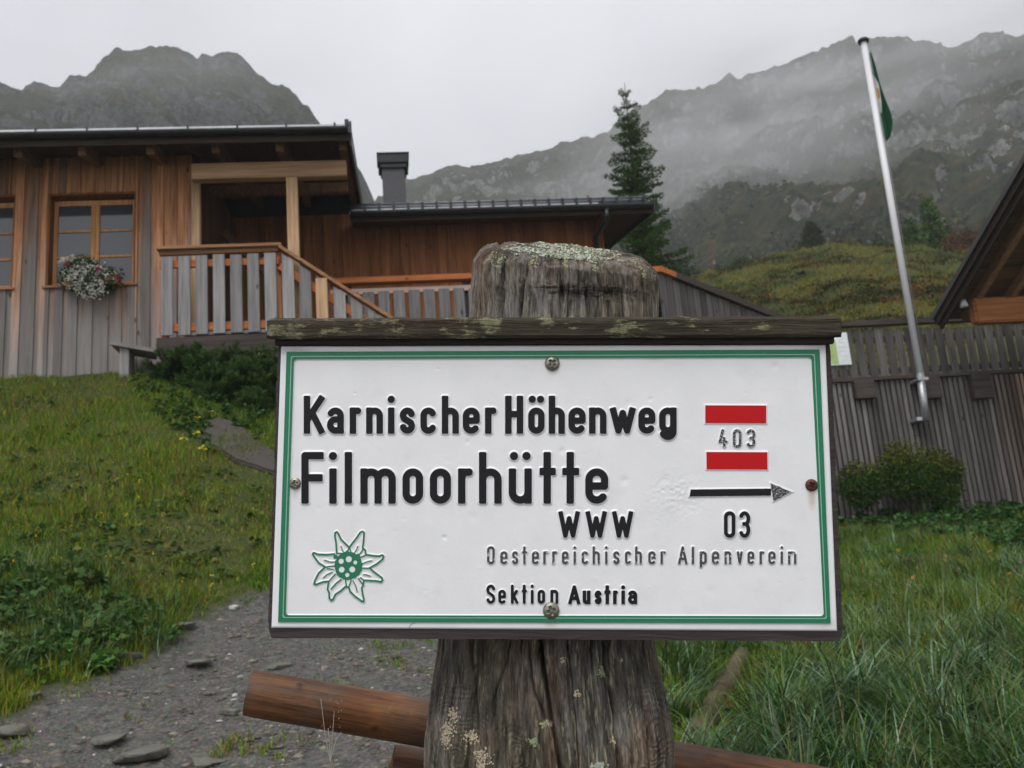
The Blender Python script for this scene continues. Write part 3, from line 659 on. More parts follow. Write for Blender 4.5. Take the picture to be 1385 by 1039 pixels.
sweep_obj('cap_strip', cxl, cxr, [(cy0+.0035, .002), (cy0, .013), (cy0+.003, .0165), (cy1-.004, .0165), (cy1, .011), (cy1+.004, -.026), (cy1-.012, -.03), (cy0+.004, -.0262)], 420, .0016, 12, M_CAP)
my0 = loc(750, 465.5, .004)[1]
sweep_obj('moulding', loc(372, 462, .004)[0], loc(1128, 462, .004)[0], [(my0, -.002), (my0, .004), (cy0+.004, .007), (cy0+.004, -.002)], 300, .0008, 22, M_BOARD)
# ---- the pressed plate: relief of frame, marks and dents
FG = .0006
ax_ = np.arange(-.3001, .3001+FG/2, FG); ay_ = np.arange(-SHH-.0001, SHH+FG/2, FG)
GX_, GY_ = np.meshgrid(ax_, ay_, indexing='ij')
ALL = {k: to_local_segs(v) for k, v in WORDS.items()}
big = [s for k in ('Karnischer Höhenweg', 'Filmoorhütte', 'WWW', '03') for s in ALL[k]]
sml = [s for k in ('403', 'Oesterreichischer Alpenverein', 'Sektion', 'Austria') for s in ALL[k]]
EWL = to_local_segs(EW); EWCL = [(*loc(a, b), r*PXM) for a, b, r in EWC]; EWHL = [(*loc(a, b), r*PXM) for a, b, r in EWH]
HT = np.zeros_like(GX_)
for segs, hgt, mar in ((big, .00125, .0012), (sml, .0009, .0008), (EWL, .0007, .0007)):
    HT = np.maximum(HT, hgt*(1-sstep(mar*.55, mar*1.9, sdf(segs, ax_, ay_))))
HT = np.maximum(HT, .0007*(1-sstep(0, .001, np.hypot(GX_-EWCL[0][0], GY_-EWCL[0][1])-EWCL[0][2])))
def quad_d(P):                                              # signed distance-like field of a convex quad (clockwise in local y-up)
    D = np.full(GX_.shape, -9.)
    for (a, b), (c, d) in zip(P, P[1:]+P[:1]):
        L = math.hypot(c-a, d-b); D = np.maximum(D, ((GX_-a)*-(d-b)+(GY_-b)*(c-a))/L)
    return D
inner = [loc(*p) for p in ((398, 486), (1097, 483.4), (1113.8, 833.2), (386.9, 831.9))]
outer = [loc(*p) for p in ((388, 476.2), (1108, 473.2), (1123, 842.8), (376.5, 841.2))]
di, do_ = quad_d(inner), quad_d(outer)
HT = HT + .0012*(1-sstep(-.0008, .0012, np.maximum(do_, -di)))*1.0
R1 = [loc(z4(a), y_) for a, y_ in ((722, 420+434/3.378), (1000, 420+435/3.378), (1000, 420+516/3.378), (722, 420+515/3.378))]
R2 = [loc(z4(a), y_) for a, y_ in ((727, 420+647/3.378), (1005, 420+648/3.378), (1006, 420+727/3.378), (728, 420+726/3.378))]
for R_ in (R1, R2): HT = np.maximum(HT, .0009*(1-sstep(.0006, .0019, quad_d(R_))))
AR_S = [loc(z4(a), 420+b/3.378) for a, b in ((656, 818), (1022, 814), (1022, 846), (650, 850))]
AR_H = [loc(z4(a), 420+b/3.378) for a, b in ((1020, 790), (1117, 829), (1033, 871))]
ARD = np.minimum(quad_d(AR_S), quad_d(AR_H)); HT = np.maximum(HT, .0009*(1-sstep(.0005, .0017, ARD)))
# dents, old filler, waviness
HT = HT + .00020*fbm(GX_*14, GY_*14, 0, 3, 41)*(1-np.exp(-np.minimum(np.abs(di), .05)/.01)) + .00006*fbm(GX_*90, GY_*90, 0, 3, 43)
for px, py, r_, dd in ((601, 727, 3, .0007), (632, 598, 3, .0004), (845, 650, 5, .0006), (880, 540, 3, .0005), (760, 610, 4, .0006), (1048, 495, 5, .0007), (885, 490, 10, .0004), (782, 693, 5, .0005), (640, 700, 6, .0003), (900, 650, 6, .0004), (480, 532, 1.5, .0005), (592, 499, 1.5, .0005), (850, 545, 5, .0004), (700, 800, 8, .0003), (1000, 510, 7, .0003), (960, 800, 6, .0003), (560, 680, 5, .0003)):
    lx, ly = loc(px, py); HT = HT-dd*np.exp(-((GX_-lx)**2+(GY_-ly)**2)/(r_*PXM)**2)
for i in range(90):
    lx, ly = rng.uniform(-.27, .28), rng.uniform(-.12, .12); r_ = rng.uniform(1.0, 3.5)*PXM
    i0, i1 = np.searchsorted(ax_, [lx-4*r_, lx+4*r_]); j0, j1 = np.searchsorted(ay_, [ly-4*r_, ly+4*r_])
    gx__, gy__ = GX_[i0:i1, j0:j1], GY_[i0:i1, j0:j1]
    HT[i0:i1, j0:j1] += rng.choice([-1, 1, 1])*rng.uniform(.00005, .00018)*np.exp(-(((gx__-lx)/1.6)**2+(gy__-ly)**2)/r_**2)
lx, ly = loc(915, 668); rr_ = np.hypot((GX_-lx)/1.3, GY_-ly)
HT = HT + .00045*np.exp(-(rr_/.022)**2)*fbm(GX_*320, GY_*320, 0, 4, 77)*1.2
edge = np.minimum(np.minimum(GX_+.3001, .3001-GX_), np.minimum(GY_+SHH, SHH-GY_))
HT = HT-.0016*np.clip(1-edge/.0022, 0, 1)**2
V = np.stack([GX_, GY_, HT], -1).reshape(-1, 3); nx, ny = GX_.shape
f4 = gridfaces(nx, ny)
# rim folded back
rim = np.concatenate([np.arange(nx)*ny, (nx-1)*ny+np.arange(1, ny), (np.arange(nx-1)[::-1])*ny+ny-1, np.arange(1, ny-1)[::-1]])
Vb = V[rim].copy(); Vb[:, 2] = -.0021; k0 = len(V); kk = np.arange(len(rim)); k2 = (kk+1) % len(rim)
f4 = np.vstack([f4, np.stack([rim[k2], rim[kk], k0+kk, k0+k2], -1)])
plate = link('plate', npmesh('plate', np.vstack([V, Vb]), f4, smooth=True), M_WHITE, SGN, local=True)
def hat(px, py):
    lx, ly = loc(px, py); return float(HT[int((lx-ax_[0])/FG), int((ly-ay_[0])/FG)])
def fine(segs, pad=.0015, g=.00035):
    a = np.array(segs); x0, x1 = a[:, [0, 2]].min()-.006, a[:, [0, 2]].max()+.006; y0, y1 = a[:, [1, 3]].min()-.006, a[:, [1, 3]].max()+.006
    fx = np.arange(x0, x1, g); fy = np.arange(y0, y1, g); return sdf(segs, fx, fy, pad), fx, fy
SPEC = {'Karnischer Höhenweg': (.00095, .00175, M_BLACK, 'black raised line reading Karnischer Höhenweg'), 'Filmoorhütte': (.00095, .00175, M_BLACK, 'large black raised line reading Filmoorhütte'),
        'WWW': (.00095, .0017, M_BLACK, 'black raised letters www'), '03': (.00095, .0017, M_BLACK, 'thin black raised digits 03'), '403': (.0006, .0013, M_WORN, 'worn black digits 403'),
        'Oesterreichischer Alpenverein': (.0006, .0013, M_THIN, 'thin faded line reading Oesterreichischer Alpenverein'), 'Sektion': (.0006, .0013, M_BLACK, 'small black word Sektion'), 'Austria': (.0006, .0013, M_BLACK, 'small bold black word Austria')}
for k, (za, zb, mm, lb) in SPEC.items():
    D, fx, fy = fine(ALL[k])
    if k == '403' or k.startswith('Oest'):
        FX, FY = np.meshgrid(fx, fy, indexing='ij'); D = D - .00013 + .00010*fbm(FX*500, FY*500, 0, 3, 5)
    else:
        FX, FY = np.meshgrid(fx, fy, indexing='ij'); D = D - .00028 + .00008*fbm(FX*160, FY*160, 0, 3, 6)
    contour_mesh('lettering', D, fx, fy, za, zb, mm, SGN, label=lb)
def ring_obj(name, A, B, z0, z1, mat_, **kw):
    n_ = len(A); vs = [(*p, z1) for p in A]+[(*p, z1) for p in B]+[(*p, z0) for p in A]+[(*p, z0) for p in B]; fs = []
    for i in range(n_):
        j = (i+1) % n_; fs += [(i, j, n_+j, n_+i), (i, 2*n_+i, 2*n_+j, j), (n_+i, n_+j, 3*n_+j, 3*n_+i)]
    me = bpy.data.meshes.new(name); me.from_pydata(vs, [], fs); return link(name, me, mat_, SGN, local=True, **kw)
def lerpq(t): return [tuple(o_*(1-t)+i_*t for o_, i_ in zip(o, i)) for o, i in zip(outer, inner)]
def rq(P, r=.004, n_=5):                                     # round the corners of a quad
    o = []
    for i, p in enumerate(P):
        a = Vector(P[i-1]); b = Vector(p); c = Vector(P[(i+1) % 4]); u = (a-b).normalized()*r; v = (c-b).normalized()*r
        for k in range(n_+1):
            t = k/n_; q = (b+u)*(1-t)**2+b*2*t*(1-t)+(b+v)*t*t; o.append((q.x, q.y))
    return o
ring_obj('green_border', rq(lerpq(0), .0012), rq(lerpq(1), .004), .0010, .0016, M_GREEN)
ring_obj('worn_ridge', rq(lerpq(.60), .002), rq(lerpq(.70), .003), .0015, .00175, M_WORNG, label='pale worn ridge line inside the green border')
def flat_poly(name, P, z0, z1, mat_, **kw):
    n_ = len(P); vs = [(*p, z1) for p in P]+[(*p, z0) for p in P]; fs = [list(range(n_))[::-1]]
    for i in range(n_): j = (i+1) % n_; fs.append((i, j, n_+j, n_+i))
    me = bpy.data.meshes.new(name); me.from_pydata(vs, [], fs)
    bm = bmesh.new(); bm.from_mesh(me); bmesh.ops.recalc_face_normals(bm, faces=bm.faces); bm.to_mesh(me); bm.free()
    return link(name, me, mat_, SGN, local=True, **kw)
flat_poly('trail_marking', R1, .0006, .00125, M_RED, label='red bar above the number 403'); flat_poly('trail_marking', R2, .0006, .00125, M_RED, label='red bar below the number 403')
fx = np.arange(AR_S[0][0]-.006, AR_H[1][0]+.006, .0003); fy = np.arange(AR_H[2][1]-.004, AR_H[0][1]+.004, .0003)
sGX, sGY = GX_, GY_; GX_, GY_ = np.meshgrid(fx, fy, indexing='ij')
nn_ = fbm(GX_*700, GY_*700, 0, 3, 8)
contour_mesh('arrow_shaft', quad_d(AR_S)+.0002*nn_, fx, fy, .0006, .0014, M_BLACK, SGN)
contour_mesh('arrow_head', np.minimum(quad_d(AR_H), 9)+.0007*nn_, fx, fy, .0006, .0013, M_WORN, SGN, label='scratched arrow head pointing right')
GX_, GY_ = sGX, sGY
D, fx, fy = fine(EWL, g=.0003); FX, FY = np.meshgrid(fx, fy, indexing='ij')
for cx_, cy_, r_ in EWCL: D = np.minimum(D, np.hypot(FX-cx_, FY-cy_)-r_+.0006*fbm(FX*400, FY*400, 0, 2, 3))
for cx_, cy_, r_ in EWHL: D = np.maximum(D, r_-np.hypot(FX-cx_, FY-cy_))
contour_mesh('emblem', D, fx, fy, .0005, .0012, M_GREEN, SGN, label='green edelweiss emblem with white petals')
# hairline crack in the white rim, bottom left
# ---- screws
M_SCREW = plain('old_steel', (.24, .23, .19), .38, .75, .45, 260); M_RUST = plain('rusty_screw', (.085, .032, .02), .6, .3, .5, 300)
def screw(px, py, rp, mm, ang, lb):
    lx, ly = loc(px, py, .002); r_ = rp*PXM; nr, na = 22, 72; V = []
    R_, A2_ = np.meshgrid(np.linspace(0, 1, nr), np.linspace(0, 2*PI, na, endpoint=False), indexing='ij')
    x = R_*np.cos(A2_)*r_; y = R_*np.sin(A2_)*r_; z = .0010+.45*r_*np.sqrt(np.clip(1-R_**2*.97, 0, 1))
    xr_ = (x*math.cos(ang)+y*math.sin(ang))/r_; yr_ = (-x*math.sin(ang)+y*math.cos(ang))/r_
    cr = np.minimum(np.maximum(np.abs(xr_)-.52, np.abs(yr_)-.13-.1*np.clip(.4-np.abs(xr_), 0, 1)), np.maximum(np.abs(yr_)-.52, np.abs(xr_)-.13-.1*np.clip(.4-np.abs(yr_), 0, 1)))
    z = z-.42*r_*(1-sstep(-.05, .05, cr)); V = np.stack([x+lx, y+ly, z], -1).reshape(-1, 3)
    f = gridfaces(nr, na+1); i = np.arange(nr-1)[:, None]; j = np.arange(na)[None]; a = i*na+j; b = i*na+(j+1) % na
    f = np.stack([a, a+na, b+na, b], -1).reshape(-1, 4)
    rb = V[-na:].copy(); rb[:, 2] = .0004; k = len(V); jj = np.arange(na); f = np.vstack([f, np.stack([(nr-1)*na+jj, k+jj, k+(jj+1) % na, (nr-1)*na+(jj+1) % na], -1)])
    link('screw', npmesh('screw', np.vstack([V, rb]), f, smooth=True), mm, SGN, local=True, label=lb)
screw(747, 491.5, 10.2, M_SCREW, .7, 'screw on the top edge'); screw(745.5, 826, 11, M_SCREW, .3, 'screw on the bottom edge'); screw(399, 654, 7.8, M_SCREW, .2, 'small screw on the left edge')
screw(1098, 656.3, 8.2, M_RUST, .5, 'rusty brown screw on the right edge')
# ============================================================ the post: big weathered round trunk
def post():
    zc = -.135; zf = .105                                   # axis distance behind the plate, depth radius
    PY = np.array([300, 350, 425, 865, 930, 1000, 1039, 1100.]); XL = np.array([643, 641, 636, 593, 586, 580, 578, 574.]); XR = np.array([889, 888, 890, 885, 896, 906, 907, 908.])
    ly_ = np.array([loc(750, p, zc)[1] for p in PY]); lL = np.array([loc(a, p, zc)[0] for a, p in zip(XL, PY)]); lR = np.array([loc(a, p, zc)[0] for a, p in zip(XR, PY)])
    o = np.argsort(ly_); ly_, lL, lR = ly_[o], lL[o], lR[o]
    nth = 900; th = np.linspace(0, 2*PI, nth, endpoint=False); 
    th = th+.42*np.sin(th*1.0+PI/2-PI)*0                     # even spacing
    ytop = loc(750, 338, -.12)[1]; ybot = -1.35
    rows = np.concatenate([np.linspace(ybot, loc(750, 1075, zc)[1], 30, endpoint=False), np.linspace(loc(750, 1075, zc)[1], loc(750, 850, zc)[1], 230, endpoint=False),
                           np.linspace(loc(750, 850, zc)[1], loc(750, 435, zc)[1], 40, endpoint=False), np.linspace(loc(750, 435, zc)[1], ytop-.02, 90, endpoint=False)])
    TH, YY = np.meshgrid(th, rows, indexing='ij')
    c = np.cos(TH); s = np.sin(TH)                           # s>0 towards the viewer
    def shape(YY, c, s):
        l = np.interp(YY, ly_, lL); r = np.interp(YY, ly_, lR); 
        cx = (l+r)/2; hw = (r-l)/2; n_ = 2.35
        rad = (np.abs(c)**n_+np.abs(s)**n_)**(-1/n_)
        return cx, hw, rad
    cx, hw, rad = shape(YY, c, s)
    # height of the slanting cut (front low, back high, falling to the right)
    def cut(x, z): return loc(760, 350, -.03)[1] + (-(z+.03))*.36 - (x-loc(760, 350, -.03)[0])*.09 + .0
    flow = TH + .25*np.sin(YY*9+1)*.12 + .05*fbm(TH*1.5, YY*5, 0, 2, 4)
    gx__ = np.cos(flow)*1.0; gy__ = np.sin(flow)*1.0
    grain = fbm(gx__*24, gy__*24, YY*34, 5, 61, .65); fine_ = fbm(gx__*75, gy__*75, YY*16, 3, 66, .6); rid = fbm(gx__*7, gy__*7, YY*2.2, 3, 71, .5, True)
    disp = .0017*grain + .0009*fine_ - .007*np.clip(rid-.62, 0, 1)/.38 + .004*fbm(np.cos(TH)*1.3, np.sin(TH)*1.3, YY*5, 2, 75)
    crack = np.zeros_like(YY)
    def addcrack(pts, wdt, dep, zl=-.03):                     # cracks traced down the front
        P = np.array([loc(a, b, zl) for a, b in pts]); o_ = np.argsort(P[:, 1]); xs = np.interp(YY, P[o_, 1], P[o_, 0]) + .0012*fbm(YY*60, 0, 0, 3, int(pts[0][0]))
        fd = sstep(P[o_[0], 1]-.012, P[o_[0], 1]+.012, YY)*(1-sstep(P[o_[-1], 1]-.012, P[o_[-1], 1]+.012, YY))
        xx = cx+hw*rad*c
        return np.where(s > 0, dep*fd*np.exp(-((xx-xs)/wdt)**2), 0)
    for pts, wdt, dep in (([(731, 868), (740, 935), (748, 985), (764, 1075)], .0019, .018), ([(715, 868), (722, 935), (736, 970)], .0012, .008), ([(818, 868), (830, 960), (838, 1075)], .0014, .010), ([(768, 868), (778, 960), (785, 1060)], .0009, .006),
                          ([(676, 345), (669, 425)], .0020, .014), ([(706, 365), (702, 425)], .0016, .010), ([(793, 380), (795, 425)], .0012, .007), ([(640, 900), (652, 1000)], .0010, .006), ([(690, 868), (668, 950)], .0008, .005), ([(760, 365), (764, 425)], .0009, .005), ([(862, 868), (880, 1075)], .0010, .006)):
        crack += addcrack(pts, wdt, dep)
    ring = np.zeros_like(YY)
    for (px, py, r_, b_) in ((626, 1018, .052, .008), (884, 992, .040, .006), (700, 1015, .022, .003)):
        kx, ky = loc(px, py, -.06); xx = cx+hw*rad*c; d = np.hypot(xx-kx, (YY-ky)*.8)*(s > -.2)+9*(s <= -.2)
        k = np.exp(-(d/r_)**2); disp = disp*(1-k*.5)+b_*k+.00045*np.sin(d*1300+9*fbm(xx*60, YY*60, 0, 2, 2))*np.exp(-(d/(r_*1.3))**4)
    # adze flat behind the board and dark hewn hollow near the top
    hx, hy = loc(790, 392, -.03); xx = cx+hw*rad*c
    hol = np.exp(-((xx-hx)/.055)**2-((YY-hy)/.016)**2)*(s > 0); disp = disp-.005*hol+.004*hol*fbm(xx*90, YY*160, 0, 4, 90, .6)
    R_ = 1+ (disp-crack)/hw
    x = cx+hw*rad*c*R_; z = zc+zf*rad*s*(1+(disp-crack)/zf)
    # front flattened where the board is screwed on
    z = np.where((YY > loc(750, 868, -.03)[1]) & (YY < loc(750, 430, -.03)[1]), np.minimum(z, -.0275), np.minimum(z, -.0275+.004+.0*YY) if False else z)
    # rounded top
    nc = 70; T = np.linspace(0, 1, nc)
    x0, z0 = x[:, -1], z[:, -1]; cxt = cx[:, -1]
    THc, Tc = np.meshgrid(th, T, indexing='ij')
    sh = .010+.022*np.clip(np.abs(np.cos(THc))-.5, 0, 1)**1.2*1.0+.006*fbm(np.cos(THc)*2, np.sin(THc)*2, 0, 3, 33)
    sh = sh + .004*np.clip(np.cos(THc), 0, 1)**3
    k = 1-Tc; X_ = cxt[:, None]+(x0-cxt)[:, None]*(1-Tc**1.6); Z_ = zc+(z0-zc)[:, None]*(1-Tc**1.6)
    rr = 1-Tc**1.6
    Yc = cut(X_, Z_)
    e = (1-rr)*.10                                            # distance in from the rim
    Yc = Yc - sh*np.clip(1-e/sh, 0, 1)**2 + .0022*fbm(X_*160, Z_*160, 0, 4, 35) + .0012*fbm(X_*40, Z_*500, 0, 3, 36)
    Yc = Yc - .004*np.exp(-((X_-loc(669, 350, -.05)[0])/.003)**2)
    # blend the side rows so that they end where the cap begins
    y1 = Yc[:, 0]; y0_ = rows[-1]; a = sstep(loc(750, 430, zc)[1], y0_, YY); YY2 = YY+(y1-.002-y0_)[:, None]*a
    Xa = np.concatenate([x, X_], 1); Ya = np.concatenate([YY2, Yc], 1); Za = np.concatenate([z, Z_], 1)
    gr = np.concatenate([grain, fbm(X_*60, Z_*400, 0, 4, 91, .6)], 1); fi = np.concatenate([fine_, fbm(X_*300, Z_*300, 0, 3, 92)], 1)
    ck = np.concatenate([np.clip(crack/.006, 0, 1), np.zeros_like(X_)], 1)
    # bare wood colour, straw streaks, algae and grey weathering; darker in the hewn hollow
    n1_ = fbm(Xa*22, Ya*9, Za*22, 4, 101, .6); st_ = fbm(np.cos(np.concatenate([flow, THc], 1))*60, np.sin(np.concatenate([flow, THc], 1))*60, Ya*42, 3, 105, .6); 
    t = np.clip(.47+.95*gr+.45*fi, 0, 1)[..., None]
    g1_ = np.array([.045, .036, .028]); g2_ = np.array([.30, .245, .185]); g3_ = np.array([.235, .225, .21])
    col = g1_*(1-t)+g2_*t; w_ = sstep(-.25, .35, n1_)[..., None]; col = col*(1-w_)+(g1_*(1-t)+g3_*t)*w_
    ol = sstep(.05, .45, fbm(Xa*14, Ya*10, Za*14, 4, 111))[..., None]*.55; col = col*(1-ol)+np.array([.060, .058, .036])*(.5+t)*ol
    sk = sstep(.26, .42, st_+.25*fbm(Xa*18, Ya*18, Za*18, 3, 113))[..., None]*(1-.65*sstep(loc(750, 440, zc)[1], loc(750, 400, zc)[1], Ya))[..., None]; col = col*(1-sk*.75)+np.array([.36, .31, .21])*sk*.75
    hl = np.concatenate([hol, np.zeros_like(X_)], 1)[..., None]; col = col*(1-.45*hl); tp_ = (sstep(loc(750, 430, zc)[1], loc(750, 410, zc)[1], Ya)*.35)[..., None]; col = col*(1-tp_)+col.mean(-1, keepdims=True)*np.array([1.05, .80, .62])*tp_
    bl_ = sstep(-.15, .5, fbm(Xa*11+3, Ya*13, Za*11, 4, 131, .6))[..., None]; col = col*(.80+.60*bl_)
    rdn = sstep(.1, .5, fbm(Xa*25, Ya*6, Za*25, 3, 117))[..., None]*.5; col = col*(1-rdn)+np.array([.13, .062, .038])*(.4+t)*rdn
    V = np.stack([Xa, Ya, Za], -1).reshape(-1, 3); nu, nv = Xa.shape
    f = gridfaces(nu, nv, True)
    R3 = np.array(SM.to_3x3()); Vw = V@R3.T+np.array(SM.translation)
    m, n, bs, new, ln = mat('weathered_post'); at = new('ShaderNodeAttribute'); at.attribute_name = 'tint'; tcn = new('ShaderNodeTexCoord')
    mp = new('ShaderNodeMapping'); mp.inputs['Scale'].default_value = (1, 1, .11); ln(tcn.outputs['Object'], mp.inputs[0])
    mp.inputs['Rotation'].default_value = (math.radians(-6), math.radians(-4), 0)
    a_ = noise(new, ln, mp.outputs[0], 420, 5, .75); r = ramp(new, [(.32, (.42, .42, .42)), (.68, (1.6, 1.6, 1.6))]); ln(a_, r.inputs[0])
    ln(mixc(new, ln, 1, at.outputs['Color'], r.outputs[0], 'MULTIPLY'), bs.inputs['Base Color']); bs.inputs['Roughness'].default_value = .85; bs.inputs['Specular IOR Level'].default_value = .25
    bump(new, ln, bs, a_, .004, 1)
    base = SM @ Vector((0, ybot, zc)); base.z = -1.2
    root = empty('trail_post', None, 'thick weathered grey wooden post behind the trail sign, its sloping top crusted with lichen', 'post', mat=Matrix.Translation(base))
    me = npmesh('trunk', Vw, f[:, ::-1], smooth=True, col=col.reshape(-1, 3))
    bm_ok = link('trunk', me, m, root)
    # lichen crust on the cut and on the flanks: many tiny crumpled lobes
    LV = []; LF = []; LC = []
    def lobe(p, nrm, r_, colr):
        nrm = nrm.normalized(); a = nrm.orthogonal().normalized(); b = nrm.cross(a); k = 6; base_ = len(LV); ph = random.random()*6
        LV.append(p+nrm*r_*random.uniform(.1, .5)); LC.append(colr)
        for i in range(k):
            t_ = ph+2*PI*i/k; rr_ = r_*random.uniform(.6, 1.25); LV.append(p+a*math.cos(t_)*rr_+b*math.sin(t_)*rr_+nrm*r_*random.uniform(-.1, .85)); LC.append([c_*random.uniform(.7, 1.15) for c_ in colr])
        for i in range(k): LF.append((base_, base_+1+i, base_+1+(i+1) % k))
    green = (.36, .42, .30); tan = (.46, .42, .32); pale = (.62, .66, .56)
    CAPN = (R3@np.array([.09, 1, .5]))
    Vc = np.stack([X_, Yc, Z_], -1)@R3.T+np.array(SM.translation); Vc = Vc.reshape(-1, 3); msk = fbm(X_*30, Z_*45, 0, 4, 205, .55).reshape(-1)
    u_ = ((X_-loc(765, 340, -.1)[0])/.095).reshape(-1); zz_ = Z_.reshape(-1); ok = np.nonzero((msk-.9*np.abs(u_)**3-.45*sstep(-.075, -.03, zz_) > -.16) & (Tc.reshape(-1) > .18) & (Tc.reshape(-1) < .995))[0]
    wgt = (1-Tc.reshape(-1)[ok]**1.6)+.02; wgt /= wgt.sum()
    for i in rng.choice(ok, 9000, p=wgt): lobe(Vector(Vc[i])+Vector(rng.normal(0, .0005, 3)), Vector(CAPN)+Vector(rng.normal(0, .4, 3)), random.uniform(.0006, .0020), random.choice([green, pale, pale, tan, (.16, .18, .12)]))
    fr = Vw.reshape(nu, nv, 3)
    def patch(px, py, n_, sp, colr, size=(.0008, .002), asp=1.0):
        # find trunk surface point in front for a picture point
        d_ = np.array(ray(px, py)); best = None
        sel = fr[:, 30:, :]; L_ = np.linalg.norm(sel, axis=-1); c_ = (sel@d_)/L_; c_ = np.where(np.sin(TH[:, :1]) > -.2, c_, -1); 
        i, j = np.unravel_index(np.argmax(c_), c_.shape); p0 = sel[i, j]
        for k_ in range(n_):
            ii = int(i+rng.normal(0, sp/.0008)) % nu; jj = int(np.clip(j+rng.normal(0, sp*asp/.0011), 0, sel.shape[1]-1))
            p = Vector(sel[ii, jj]); lobe(p, Vector((math.cos(th[ii])*.5, -1, .2)) if True else sz_, random.uniform(*size), colr)
    tanl = (.50, .42, .30)
    for a_ in ((612, 965, 50, .0028), (606, 985, 60, .0035), (602, 1000, 40, .003), (636, 996, 60, .003), (652, 1024, 70, .0035), (649, 1036, 30, .002), (830, 1000, 18, .0016), (742, 978, 14, .0016), (780, 940, 14, .002), (760, 893, 10, .0012), (840, 893, 8, .001)): patch(a_[0], a_[1], int(a_[2]*1.7), a_[3]*1.1, tanl, (.0004, .0014), 1.4)
    patch(814, 909, 90, .0028, (.30, .33, .20), (.0006, .0015), 1.5); patch(735, 980, 20, .0016, (.30, .34, .2)); patch(720, 1002, 30, .002, (.28, .33, .2)); patch(810, 1036, 40, .003, (.4, .42, .36))
    for a_ in ((667, 350, 40, .0018), (677, 352, 50, .002), (675, 362, 40, .0016), (720, 352, 50, .003), (765, 356, 25, .0015), (804, 360, 30, .0015), (850, 350, 60, .004), (868, 362, 50, .003)): patch(*a_, (.36, .36, .22), (.0006, .0014), 2.5)
    me = npmesh('lichen', np.array([tuple(v) for v in LV]), None, np.array(LF), smooth=False, col=np.array(LC))
    link('lichen', me, leafmat('lichen', .9, .15, .1), root)
post()
# ============================================================ the two peeled rails behind the post
def logmat():
    m, n, bs, new, ln = mat('oiled_log'); t = new('ShaderNodeTexCoord'); mp = new('ShaderNodeMapping'); mp.inputs['Scale'].default_value = (.06, 1, 1); ln(t.outputs['Object'], mp.inputs[0])
    a = noise(new, ln, mp.outputs[0], 60, 6, .65); b = noise(new, ln, t.outputs['Object'], 7, 4, .6)
    r = ramp(new, [(.34, (.022, .010, .006)), (.47, (.085, .034, .014)), (.56, (.17, .07, .026)), (.68, (.29, .13, .045))]); ln(mixc(new, ln, .45, a, b), r.inputs[0])
    at = new('ShaderNodeAttribute'); at.attribute_name = 'tint'
    m2_ = new('ShaderNodeMapping'); m2_.inputs['Scale'].default_value = (.035, 1, 1); ln(t.outputs['Object'], m2_.inputs[0]); ck_ = noise(new, ln, m2_.outputs[0], 130, 4, .55)
    cr_ = ramp(new, [(.475, (1, 1, 1)), (.495, (.12, .12, .12)), (.505, (.12, .12, .12)), (.525, (1, 1, 1))]); ln(ck_, cr_.inputs[0])
    gy_ = ramp(new, [(.50, (0, 0, 0)), (.62, (1, 1, 1))]); ln(noise(new, ln, t.outputs['Object'], 13, 6, .7), gy_.inputs[0])
    wd_ = mixc(new, ln, maths(new, ln, 'MULTIPLY', gy_.outputs[0], .55), r.outputs[0], (.075, .060, .046)); wd_ = mixc(new, ln, .45, wd_, cr_.outputs[0], 'MULTIPLY')
    ln(mixc(new, ln, 1, wd_, at.outputs['Color'], 'MULTIPLY'), bs.inputs['Base Color'])
    bs.inputs['Roughness'].default_value = .45; bs.inputs['Specular IOR Level'].default_value = .25; bump(new, ln, bs, a, .003); return m
M_LOG = logmat()
